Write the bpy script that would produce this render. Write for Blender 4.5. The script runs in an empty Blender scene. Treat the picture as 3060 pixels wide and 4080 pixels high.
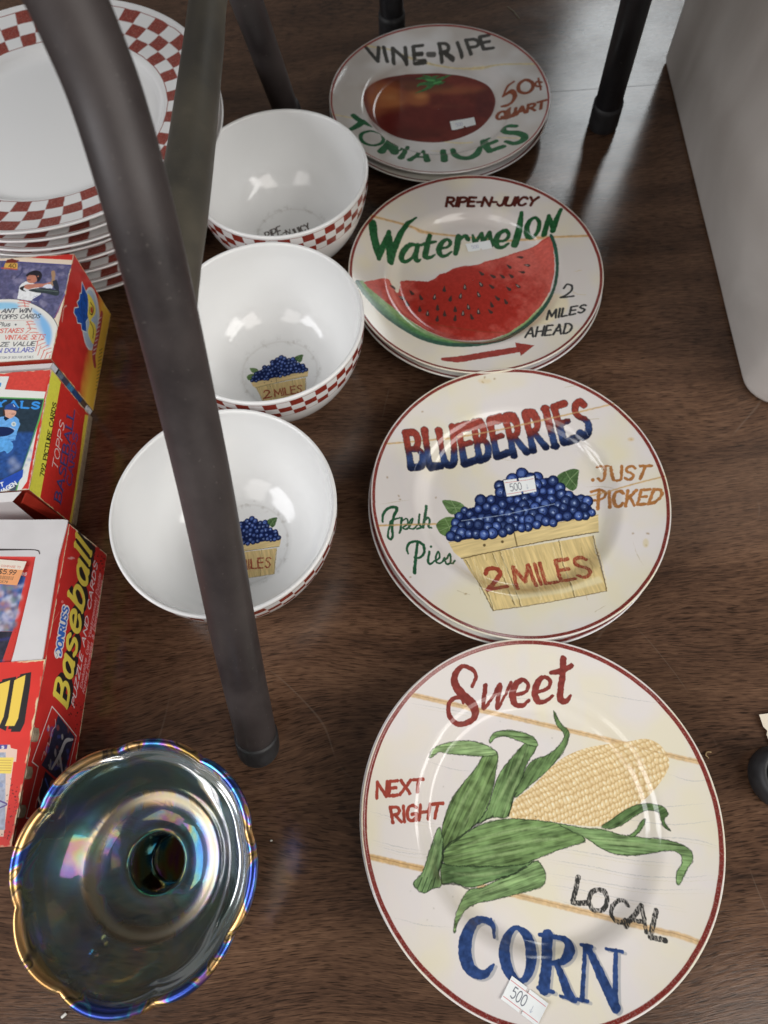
import bpy, bmesh, math, random
import numpy as np
from mathutils import Vector, Matrix

# ------------------------------------------------------------------ camera
S = 0.001                                  # the scene is laid out in millimetres
F_PX, PITCH, ROLL, CAM_H = 2662.38, 0.402700, -0.0698601, 458.4685
CU, CV = 1530.0, 2040.0
fw = np.array([0, math.sin(PITCH), -math.cos(PITCH)])
_up = np.array([0, math.cos(PITCH), math.sin(PITCH)])
_rt = np.array([1.0, 0, 0])
rt = math.cos(ROLL)*_rt + math.sin(ROLL)*_up
up = -math.sin(ROLL)*_rt + math.cos(ROLL)*_up
CAM = np.array([0, 0, CAM_H])
scene = bpy.context.scene
COL = scene.collection
cd = bpy.data.cameras.new('camera')
cam = bpy.data.objects.new('camera', cd)
COL.objects.link(cam)
cd.sensor_fit = 'VERTICAL'; cd.sensor_height = 36.0; cd.sensor_width = 27.0
cd.lens = F_PX/4080*36.0
cd.clip_start = 0.01; cd.clip_end = 60
cam.matrix_world = Matrix(((rt[0], up[0], -fw[0], 0), (rt[1], up[1], -fw[1], 0),
                           (rt[2], up[2], -fw[2], CAM_H*S), (0, 0, 0, 1)))
cd.dof.use_dof = True
cd.dof.focus_distance = 0.40
cd.dof.aperture_fstop = 9.0
scene.camera = cam

# ------------------------------------------------------------------ light
world = bpy.data.worlds.new('World'); scene.world = world; world.use_nodes = True
bg = world.node_tree.nodes['Background']
bg.inputs[0].default_value = (0.96, 0.90, 0.85, 1); bg.inputs[1].default_value = 0.125
scene.view_settings.view_transform = 'Standard'
scene.view_settings.look = 'None'
scene.view_settings.exposure = 0.15
scene.cycles.caustics_reflective = False
scene.cycles.caustics_refractive = False
scene.view_settings.gamma = 1.0

def area(name, loc, target, sx, sy, power, col):
    l = bpy.data.lights.new(name, 'AREA'); l.shape = 'RECTANGLE'; l.size = sx; l.size_y = sy
    l.energy = power; l.color = col
    o = bpy.data.objects.new(name, l); COL.objects.link(o)
    o.location = loc
    o.rotation_euler = (Vector(target)-Vector(loc)).to_track_quat('-Z', 'Y').to_euler()
    return o
area('ceiling_lamp', (1.05, -1.25, 1.80), (0.05, 0.0, 0), 0.9, 1.2, 14, (1.0, 0.945, 0.88))
area('ceiling_lamp', (-1.15, -1.25, 1.80), (-0.05, 0.1, 0), 0.9, 1.2, 10, (1.0, 0.96, 0.92))
area('window_lamp', (-2.2, -0.35, 1.60), (0.0, 0.1, 0), 1.7, 1.1, 40, (0.97, 0.975, 1.0))
area('window_lamp', (2.3, -0.75, 1.60), (0.0, 0.0, 0), 1.7, 1.1, 40, (1.0, 0.97, 0.93))
area('window_lamp', (1.38, 3.4, 2.10), (0.25, 0.6, 0), 0.58, 1.10, 13, (0.93, 0.98, 1.0))

# ------------------------------------------------------------------ photograph pixels -> rays, used only to trace print onto its surface
def ray(fx, fy):
    fx = np.asarray(fx, float); fy = np.asarray(fy, float)
    return ((fx-CU)/F_PX)[..., None]*rt - ((fy-CV)/F_PX)[..., None]*up + fw

def tag(o, label=None, cat=None, group=None, kind=None):
    if label: o['label'] = label
    if cat: o['category'] = cat
    if group: o['group'] = group
    if kind: o['kind'] = kind
    return o

def empty(name, loc, rz=0.0):
    o = bpy.data.objects.new(name, None); COL.objects.link(o)
    o.empty_display_size = 0.02
    o.location = (loc[0]*S, loc[1]*S, loc[2]*S); o.rotation_euler = (0, 0, rz)
    return o

def mesh_obj(name, verts, faces, mats, parent=None, loc=(0, 0, 0), uvs=None, midx=None, smooth=True):
    """verts in mm; uvs: one per vertex"""
    me = bpy.data.meshes.new(name)
    me.from_pydata([(v[0]*S, v[1]*S, v[2]*S) for v in verts], [], faces)
    for m in (mats if isinstance(mats, (list, tuple)) else [mats]): me.materials.append(m)
    if midx is not None: me.polygons.foreach_set('material_index', midx)
    if uvs is not None:
        ul = me.uv_layers.new(name='UVMap')
        li = np.empty(len(me.loops), int); me.loops.foreach_get('vertex_index', li)
        ul.data.foreach_set('uv', np.asarray(uvs, float)[li].ravel())
    me.polygons.foreach_set('use_smooth', [smooth]*len(me.polygons))
    me.update()
    o = bpy.data.objects.new(name, me); COL.objects.link(o)
    o.location = (loc[0]*S, loc[1]*S, loc[2]*S)
    if parent: o.parent = parent
    return o

def revolve(prof, n=128, wob=None, uvmode='xy', R=1.0, split=None):
    """prof: list of (r,z). returns verts, faces, uvs, ring index per face"""
    V = []; U = []; Fc = []; ring = []
    m = len(prof)
    for j, (r, z) in enumerate(prof):
        for i in range(n):
            a = 2*math.pi*i/n
            rr, zz = (r, z) if wob is None else wob(r, z, a, j)
            x, y = rr*math.cos(a), rr*math.sin(a)
            V.append((x, y, zz))
            U.append((0.5+x/(2*R), 0.5+y/(2*R)))
    for j in range(m-1):
        for i in range(n):
            k = (i+1) % n
            Fc.append((j*n+i, j*n+k, (j+1)*n+k, (j+1)*n+i)); ring.append(j)
    return V, Fc, U, ring

# ------------------------------------------------------------------ colour helpers
def lin(c):
    c = np.asarray(c, float)/255.0
    return np.where(c <= 0.04045, c/12.92, ((c+0.055)/1.055)**2.4)
def srgb(c):
    c = np.clip(c, 0, 1)
    return np.where(c <= 0.0031308, c*12.92, 1.055*c**(1/2.4)-0.055)

# ------------------------------------------------------------------ node material helper
def mat(name, color=(0.5, 0.5, 0.5), rough=0.5, metal=0.0, spec=0.5, coat=0.0, coat_rough=0.05, image=None,
        noise=None, bump=None, alpha=None):
    m = bpy.data.materials.new(name); m.use_nodes = True
    nt = m.node_tree; b = nt.nodes['Principled BSDF']
    b.inputs['Base Color'].default_value = (*color, 1)
    b.inputs['Roughness'].default_value = rough
    b.inputs['Metallic'].default_value = metal
    b.inputs['Specular IOR Level'].default_value = spec
    b.inputs['Coat Weight'].default_value = coat
    b.inputs['Coat Roughness'].default_value = coat_rough
    src = None
    if image is not None:
        t = nt.nodes.new('ShaderNodeTexImage'); t.image = image; t.interpolation = 'Cubic'
        t.extension = 'EXTEND'
        src = t.outputs[0]
    if noise:                        # (scale, amount, detail, stretch)
        tc = nt.nodes.new('ShaderNodeTexCoord'); mp = nt.nodes.new('ShaderNodeMapping')
        mp.inputs['Scale'].default_value = noise[3] if len(noise) > 3 else (1, 1, 1)
        nz = nt.nodes.new('ShaderNodeTexNoise'); nz.inputs['Scale'].default_value = noise[0]
        nz.inputs['Detail'].default_value = noise[2]
        nt.links.new(tc.outputs['Object'], mp.inputs[0]); nt.links.new(mp.outputs[0], nz.inputs[0])
        mr = nt.nodes.new('ShaderNodeMapRange')
        mr.inputs[1].default_value = 0.3; mr.inputs[2].default_value = 0.7
        mr.inputs[3].default_value = 1-noise[1]; mr.inputs[4].default_value = 1+noise[1]
        nt.links.new(nz.outputs[0], mr.inputs[0])
        mx = nt.nodes.new('ShaderNodeVectorMath'); mx.operation = 'SCALE'
        if src is not None: nt.links.new(src, mx.inputs[0])
        else: mx.inputs[0].default_value = color
        nt.links.new(mr.outputs[0], mx.inputs['Scale'])
        src = mx.outputs[0]
        mr2 = nt.nodes.new('ShaderNodeMapRange')
        mr2.inputs[1].default_value = 0.3; mr2.inputs[2].default_value = 0.7
        mr2.inputs[3].default_value = rough*0.8; mr2.inputs[4].default_value = min(1, rough*1.25)
        nt.links.new(nz.outputs[0], mr2.inputs[0]); nt.links.new(mr2.outputs[0], b.inputs['Roughness'])
    if src is not None: nt.links.new(src, b.inputs['Base Color'])
    if bump:                         # (scale, strength, distance)
        tc = nt.nodes.new('ShaderNodeTexCoord')
        nz = nt.nodes.new('ShaderNodeTexNoise'); nz.inputs['Scale'].default_value = bump[0]
        nz.inputs['Detail'].default_value = 3
        bp = nt.nodes.new('ShaderNodeBump'); bp.inputs['Strength'].default_value = bump[1]
        bp.inputs['Distance'].default_value = bump[2]
        nt.links.new(tc.outputs['Object'], nz.inputs[0]); nt.links.new(nz.outputs[0], bp.inputs['Height'])
        nt.links.new(bp.outputs[0], b.inputs['Normal'])
    return m

# ------------------------------------------------------------------ painting: a small rasteriser for the printed decoration
RS = np.random.RandomState(7)
LAT = RS.rand(256, 256)
def vnoise(x, y):
    xi = np.floor(x).astype(int); yi = np.floor(y).astype(int)
    fx = x-xi; fy = y-yi; fx = fx*fx*(3-2*fx); fy = fy*fy*(3-2*fy)
    a = LAT[yi & 255, xi & 255]; b = LAT[yi & 255, (xi+1) & 255]
    c = LAT[(yi+1) & 255, xi & 255]; d = LAT[(yi+1) & 255, (xi+1) & 255]
    return (a*(1-fx)+b*fx)*(1-fy)+(c*(1-fx)+d*fx)*fy
def fbm(x, y, o=3):
    t = 0; a = 0.5; s = 0
    for k in range(o):
        t = t+a*vnoise(x*2**k+17.3*k, y*2**k+9.1*k); s += a; a *= 0.5
    return t/s

def catmull(P, n=8):
    P = [np.asarray(q, float) for q in P]
    if len(P) < 3: return np.array(P)
    closed = np.allclose(P[0], P[-1])
    out = []
    m = len(P)
    for i in range(m-1):
        p0 = P[i-1] if i > 0 else (P[-2] if closed else 2*P[0]-P[1])
        p3 = P[i+2] if i+2 < m else (P[1] if closed else 2*P[-1]-P[-2])
        p1, p2 = P[i], P[i+1]
        for k in range(n):
            t = k/n
            out.append(0.5*((2*p1)+(-p0+p2)*t+(2*p0-5*p1+4*p2-p3)*t*t+(-p0+3*p1-3*p2+p3)*t**3))
    out.append(P[-1])
    return np.array(out)

class Canvas:
    """pixel canvas in plate / panel coordinates; x right, y up (row 0 is the bottom)"""
    def __init__(s, w, h, bg, full2px, white=(205, 195, 184), base=0.76):
        s.w, s.h = w, h
        s.f2p = full2px; s.view = (0, 0, 1.0); s.wm = 1.0
        s.gain = base/lin(white)         # photograph colour -> surface colour
        s.a = np.empty((h, w, 3)); s.a[:] = s.C(bg)
    def C(s, c):
        v = lin(c)*s.gain; l_ = v@np.array([0.25, 0.6, 0.15]); v = l_+(v-l_)*0.90
        return np.clip(0.78*(np.maximum(v, 0)/0.78)**1.07, 0.0, 0.9)
    def T(s, pts):
        pts = np.asarray(pts, float).reshape(-1, 2)
        ox, oy, k = s.view
        return s.f2p(ox+k*pts[:, 0], oy+k*pts[:, 1])
    def wscale(s, p):
        q = s.T([p, (p[0]+4, p[1])]); return np.hypot(*(q[1]-q[0]))/4
    def box(s, P, pad):
        x0 = max(0, int(P[:, 0].min()-pad)); x1 = min(s.w, int(P[:, 0].max()+pad)+2)
        y0 = max(0, int(P[:, 1].min()-pad)); y1 = min(s.h, int(P[:, 1].max()+pad)+2)
        if x1 <= x0 or y1 <= y0: return None
        return x0, x1, y0, y1
    def put(s, bx, m, col, alpha=1.0):
        x0, x1, y0, y1 = bx
        a = s.a[y0:y1, x0:x1]
        m = (m*alpha)[..., None]
        a[:] = a*(1-m)+col*m
    def grid(s, bx):
        x0, x1, y0, y1 = bx
        return np.meshgrid(np.arange(x0, x1)+0.5, np.arange(y0, y1)+0.5)
    def colour(s, c, X, Y, amp, streak):
        c = s.C(c)
        if amp:
            if streak:                    # (angle deg in canvas, length px, width px)
                an = math.radians(streak[0]); ca, sa = math.cos(an), math.sin(an)
                n = fbm((X*ca+Y*sa)/streak[1], (-X*sa+Y*ca)/streak[2], 3)
            else: n = fbm(X/9.0, Y/9.0, 3)
            return c*(1+amp*2*(n[..., None]-0.5))
        return c+np.zeros(X.shape+(3,))
    def poly(s, pts, c, alpha=1.0, smooth=False, amp=0.0, streak=None, px=False, soft=0, colfn=None, rag=0.0):
        if smooth: pts = catmull(list(pts)+[pts[0]], 6)
        P = np.asarray(pts, float) if px else s.T(pts)
        bx = s.box(P, 2+soft*2)
        if bx is None: return
        m = s.pmask(P, bx, rag)
        if soft: m = s.blur(m, soft)
        X, Y = s.grid(bx)
        col = colfn(X, Y) if colfn else s.colour(c, X, Y, amp, streak)
        s.put(bx, m, col, alpha)
    def blur(s, m, r):
        r = int(r)
        if r < 1: return m
        for _ in range(2):
            for ax in (0, 1):
                pad = [(0, 0), (0, 0)]; pad[ax] = (r+1, r)
                c = np.cumsum(np.pad(m, pad), axis=ax)
                if ax == 0: m = (c[2*r+1:]-c[:-2*r-1])/(2*r+1)
                else: m = (c[:, 2*r+1:]-c[:, :-2*r-1])/(2*r+1)
        return m
    def pmask(s, P, bx, rag=0.0):
        x0, x1, y0, y1 = bx
        k = 2
        xs = x0+(np.arange((x1-x0)*k)+0.5)/k; ys = y0+(np.arange((y1-y0)*k)+0.5)/k
        if rag:
            X, Y = np.meshgrid(xs, ys)
            X = X+rag*(fbm(X/6, Y/6, 2)-0.5)*4; Y2 = Y+rag*(fbm(X/6+50, Y/6, 2)-0.5)*4
            ins = np.zeros(X.shape, bool)
            n = len(P)
            for i in range(n):
                ax, ay = P[i]; bx_, by = P[(i+1) % n]
                if ay == by: continue
                cnd = (Y2 >= min(ay, by)) & (Y2 < max(ay, by))
                ins ^= cnd & (X < ax+(Y2-ay)*(bx_-ax)/(by-ay))
        else:
            ins = np.zeros((len(ys), len(xs)), bool)
            n = len(P)
            for i in range(n):
                ax, ay = P[i]; bx_, by = P[(i+1) % n]
                if ay == by: continue
                r0, r1 = np.searchsorted(ys, [min(ay, by), max(ay, by)])
                if r1 <= r0: continue
                xx = ax+(ys[r0:r1]-ay)*(bx_-ax)/(by-ay)
                ins[r0:r1] ^= xs[None, :] < xx[:, None]
        m = ins.astype(float)
        return m.reshape(y1-y0, k, x1-x0, k).mean((1, 3))
    def smask(s, P, W, bx, rag=0.0, grow=0.0):
        X, Y = s.grid(bx)
        if rag:
            X = X+rag*(fbm(X/7, Y/7, 2)-0.5)*3; Y = Y+rag*(fbm(X/7+40, Y/7+3, 2)-0.5)*3
        d = np.full(X.shape, 1e9)
        for i in range(len(P)-1):
            a, b = P[i], P[i+1]; v = b-a; L2 = v@v
            if L2 < 1e-9: continue
            wmax = max(W[i], W[i+1])+grow*2+4
            gx0 = max(0, int(min(a[0], b[0])-wmax-bx[0])); gx1 = int(max(a[0], b[0])+wmax-bx[0])+2
            gy0 = max(0, int(min(a[1], b[1])-wmax-bx[2])); gy1 = int(max(a[1], b[1])+wmax-bx[2])+2
            if gx1 <= gx0 or gy1 <= gy0: continue
            x = X[gy0:gy1, gx0:gx1]; y = Y[gy0:gy1, gx0:gx1]
            if x.size == 0: continue
            t = np.clip(((x-a[0])*v[0]+(y-a[1])*v[1])/L2, 0, 1)
            dd = np.hypot(x-a[0]-t*v[0], y-a[1]-t*v[1])-(W[i]*(1-t)+W[i+1]*t)/2-grow
            d[gy0:gy1, gx0:gx1] = np.minimum(d[gy0:gy1, gx0:gx1], dd)
        return np.clip(0.5-d, 0, 1)
    def line(s, pts, w, c, alpha=1.0, smooth=True, amp=0.0, streak=None, rag=0.0, grow=0.0, colfn=None, soft=0, off=(0, 0), px=False, gaps=0.0):
        """w: one width or one per control point, in view pixels"""
        pts = [tuple(q) for q in pts]
        W = [w]*len(pts) if np.isscalar(w) else list(w)
        Q = [(q[0], q[1], ww) for q, ww in zip(pts, W)]
        if smooth and len(Q) > 2: Q = catmull(Q, 7)
        Q = np.array(Q, float)
        if px: P = Q[:, :2]; k = 1
        else: P = s.T(Q[:, :2]); k = s.wscale(pts[0])*s.wm
        P = P+np.array(off)
        Wp = np.maximum(Q[:, 2]*k, 0.2)
        bx = s.box(P, Wp.max()/2+3+soft*2+grow)
        if bx is None: return
        m = s.smask(P, Wp, bx, rag, grow)
        if soft: m = s.blur(m, soft)
        X, Y = s.grid(bx)
        if gaps: m = m*(1-gaps*np.clip((fbm(X/2.2, Y/7.0, 2)-0.52)*7, 0, 1))
        col = colfn(X, Y) if colfn else s.colour(c, X, Y, amp, streak)
        s.put(bx, m, col, alpha)
    def disc(s, c0, r, c, alpha=1.0, **k):
        a = np.linspace(0, 2*math.pi, 20, endpoint=False)
        rx, ry = (r, r) if np.isscalar(r) else r
        s.poly([(c0[0]+rx*math.cos(t), c0[1]+ry*math.sin(t)) for t in a], c, alpha, **k)
    def image(s, name):
        im = bpy.data.images.new(name, s.w, s.h)
        out = np.ones((s.h, s.w, 4), np.float32)
        out[..., :3] = srgb(s.a)
        im.pixels.foreach_set(out.ravel()); im.update(); im.pack()
        return im

# one-stroke alphabet: "|" separates strokes, "~" marks a curved one, y runs 0..1 upwards
G = {
'A': (.62, '0,0 .31,1 .62,0|.11,.36 .51,.36'), 'B': (.52, '0,0 0,1|~0,1 .34,.97 .43,.76 .3,.55 0,.52|~0,.52 .4,.48 .5,.26 .36,.03 0,0'),
'C': (.56, '~.54,.82 .38,.99 .15,.92 .01,.6 .04,.25 .2,.03 .42,.03 .56,.2'), 'D': (.56, '0,0 0,1|~0,1 .32,.94 .54,.66 .52,.3 .3,.04 0,0'),
'E': (.48, '.46,1 0,1 0,0 .48,0|0,.52 .38,.52'), 'F': (.46, '.46,1 0,1 0,0|0,.52 .38,.52'),
'G': (.6, '~.54,.84 .36,1 .13,.9 .01,.55 .05,.2 .24,.01 .45,.05 .56,.22|.58,0 .56,.42 .3,.42'), 'H': (.54, '0,0 0,1|.54,0 .54,1|0,.5 .54,.5'),
'I': (.06, '.03,0 .03,1'), 'J': (.4, '.38,1 .38,.3|~.38,.3 .32,.06 .14,.0 0,.18'), 'K': (.52, '0,0 0,1|.48,1 0,.42|.16,.58 .52,0'),
'L': (.44, '0,1 0,0 .44,0'), 'M': (.7, '0,0 .06,1 .35,.25 .64,1 .7,0'), 'N': (.56, '0,0 0,1 .56,0 .56,1'),
'O': (.62, '~.31,1 .1,.88 0,.5 .1,.12 .31,0 .52,.12 .62,.5 .52,.88 .31,1'), 'P': (.5, '0,0 0,1|~0,1 .38,.96 .5,.74 .36,.5 0,.46'),
'Q': (.62, '~.31,1 .1,.88 0,.5 .1,.12 .31,0 .52,.12 .62,.5 .52,.88 .31,1|.38,.28 .66,-.06'), 'R': (.54, '0,0 0,1|~0,1 .38,.96 .48,.75 .36,.53 0,.48|.2,.48 .54,0'),
'S': (.5, '~.48,.84 .34,.98 .12,.94 .04,.74 .18,.57 .36,.46 .49,.28 .4,.06 .2,0 .02,.14'), 'T': (.56, '0,1 .56,1|.28,1 .28,0'),
'U': (.54, '0,1 0,.35|~0,.35 .06,.08 .27,0 .48,.08 .54,.35|.54,.35 .54,1'), 'V': (.6, '0,1 .3,0 .6,1'), 'W': (.86, '0,1 .22,0 .43,.75 .64,0 .86,1'),
'X': (.56, '0,0 .56,1|0,1 .56,0'), 'Y': (.58, '0,1 .29,.5 .58,1|.29,.5 .29,0'), 'Z': (.54, '0,1 .54,1 0,0 .54,0'),
'0': (.5, '~.25,1 .06,.85 0,.5 .06,.15 .25,0 .44,.15 .5,.5 .44,.85 .25,1'), '1': (.3, '.04,.78 .2,1 .2,0'),
'2': (.5, '~.03,.76 .14,.97 .36,.96 .46,.74 .34,.46 .02,0|.02,0 .5,0'), '4': (.5, '.36,0 .36,1 0,.32 .5,.32'), '5': (.5, '.44,1 .08,1 .04,.58|~.04,.58 .26,.64 .46,.5 .46,.2 .28,0 .02,.08'),
'7': (.46, '0,1 .46,1 .16,0'), '8': (.5, '~.25,.54 .06,.7 .08,.93 .25,1 .42,.93 .44,.7 .25,.54 .04,.36 .04,.1 .25,0 .46,.1 .46,.36 .25,.54'), '9': (.5, '~.46,.64 .3,.46 .08,.52 .02,.76 .14,.97 .34,.98 .47,.8 .46,.5 .36,.16 .14,0'),
'$': (.5, '~.48,.84 .34,.98 .12,.94 .04,.74 .18,.57 .36,.46 .49,.28 .4,.06 .2,0 .02,.14|.26,1.12 .26,-.12'),
'.': (.08, '.04,0 .04,.06'), '-': (.26, '0,.45 .26,.45'), '&': (.6, '~.58,.4 .3,0 .08,.06 .06,.3 .36,.7 .3,.96 .14,.9 .18,.66 .6,0'), ' ': (.28, ''),
'a': (.46, '~.42,.5 .26,.66 .06,.54 .02,.24 .14,0 .32,.08 .42,.34|.43,.64 .43,0'), 'b': (.46, '.03,1 .03,0|~.03,.4 .2,.66 .42,.56 .46,.26 .32,.01 .12,.02 .03,.2'),
'c': (.4, '~.4,.5 .26,.66 .06,.56 .01,.3 .1,.04 .28,0 .4,.14'), 'd': (.46, '.43,1 .43,0|~.43,.4 .26,.66 .05,.54 .01,.26 .14,0 .34,.06 .43,.24'),
'e': (.46, '~.04,.34 .44,.38 .38,.6 .22,.66 .05,.52 .02,.24 .14,.01 .34,.02 .45,.16'), 'f': (.3, '~.32,.94 .2,1 .12,.86 .12,.6|.12,.6 .12,0|0,.6 .28,.6'),
'g': (.46, '~.42,.5 .26,.66 .06,.54 .02,.26 .16,.04 .34,.1 .42,.3|~.43,.64 .43,-.1 .3,-.3 .06,-.24'), 'h': (.44, '.03,1 .03,0|~.03,.36 .18,.64 .38,.6 .42,.4|.42,.4 .42,0'),
'i': (.06, '.03,.64 .03,0|.03,.86 .03,.9'), 'k': (.42, '.03,1 .03,0|.38,.64 .03,.26|.14,.36 .42,0'), 'l': (.06, '.03,1 .03,0'),
'm': (.7, '.03,.64 .03,0|~.03,.4 .16,.64 .32,.6 .35,.4|.35,.4 .35,0|~.35,.4 .5,.64 .64,.6 .68,.4|.68,.4 .68,0'), 'n': (.44, '.03,.64 .03,0|~.03,.36 .18,.64 .38,.6 .42,.4|.42,.4 .42,0'),
'o': (.46, '~.23,.66 .05,.54 0,.33 .05,.1 .23,0 .41,.1 .46,.33 .41,.54 .23,.66'), 'p': (.46, '.03,.64 .03,-.34|~.03,.4 .2,.66 .42,.56 .46,.28 .32,.01 .12,.02 .03,.2'),
'r': (.3, '.03,.64 .03,0|~.03,.36 .14,.6 .3,.64'), 's': (.4, '~.37,.54 .24,.66 .06,.6 .04,.44 .2,.34 .37,.24 .34,.04 .16,-.01 .01,.1'), 't': (.3, '.12,.92 .12,.12|~.12,.12 .18,0 .3,.04|0,.64 .28,.64'),
'u': (.44, '.03,.64 .03,.24|~.03,.24 .1,.02 .26,.02 .41,.26|.41,.64 .41,0'), 'v': (.44, '0,.64 .22,0 .44,.64'), 'w': (.66, '0,.64 .16,0 .33,.55 .5,0 .66,.64'),
'x': (.42, '0,0 .42,.64|0,.64 .42,0'), 'y': (.44, '0,.64 .22,0|.44,.64 .1,-.34'), 'z': (.42, '0,.64 .42,.64 0,0 .42,0'),
}
def text(cv, st, bl, br, tl, tr, w, c, slant=0.0, gap=0.16, serif=0.0, wend=None, grow=0.0, off=(0, 0), colv=None, **kw):
    """write st in the quad bottom-left, bottom-right, top-left, top-right (view pixels)"""
    tot = sum(G[ch][0] for ch in st)+gap*(len(st)-1)
    bl, br, tl, tr = [np.array(q, float) for q in (bl, br, tl, tr)]
    def M(x, y):
        u = (x+slant*y)/tot
        return (1-y)*((1-u)*bl+u*br)+y*((1-u)*tl+u*tr)
    x0 = 0
    for ch in st:
        wd, gl = G[ch]
        if gl:
            for sub in gl.split('|'):
                sm = sub.startswith('~'); sub = sub.lstrip('~')
                q = [tuple(float(v) for v in t.split(',')) for t in sub.split()]
                if sm: q = [tuple(t) for t in catmull(q, 4)]
                elif wend:
                    q2 = []
                    for a, b in zip(q[:-1], q[1:]):
                        q2 += [(a[0]+(b[0]-a[0])*t, a[1]+(b[1]-a[1])*t) for t in (0, .25, .5, .75)]
                    q = q2+[q[-1]]
                pts = [M(x0+a, b) for a, b in q]
                ww = [w*(1+(wend*(abs(b-0.5)*2)**2 if wend else 0)) for a, b in q]
                fn = None
                if colv:
                    B0 = cv.T([M(x0+wd/2, 0)])[0]; B1 = cv.T([M(x0+wd/2, 1)])[0]; dv = B1-B0; L2 = dv@dv
                    fn = (lambda X, Y, B0=B0, dv=dv, L2=L2: colv(((X-B0[0])*dv[0]+(Y-B0[1])*dv[1])/L2, X, Y))
                cv.line(pts, ww, c, smooth=False, grow=grow, off=off, colfn=fn, **kw)
                if serif and not sm:
                    for e in (q[0], q[-1]):
                        if e[1] in (0.0, 1.0):
                            cv.line([M(x0+e[0]-serif, e[1]), M(x0+e[0]+serif, e[1])], w*0.7, c, smooth=False, grow=grow, off=off, colfn=fn, **kw)
        x0 += wd+gap

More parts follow.
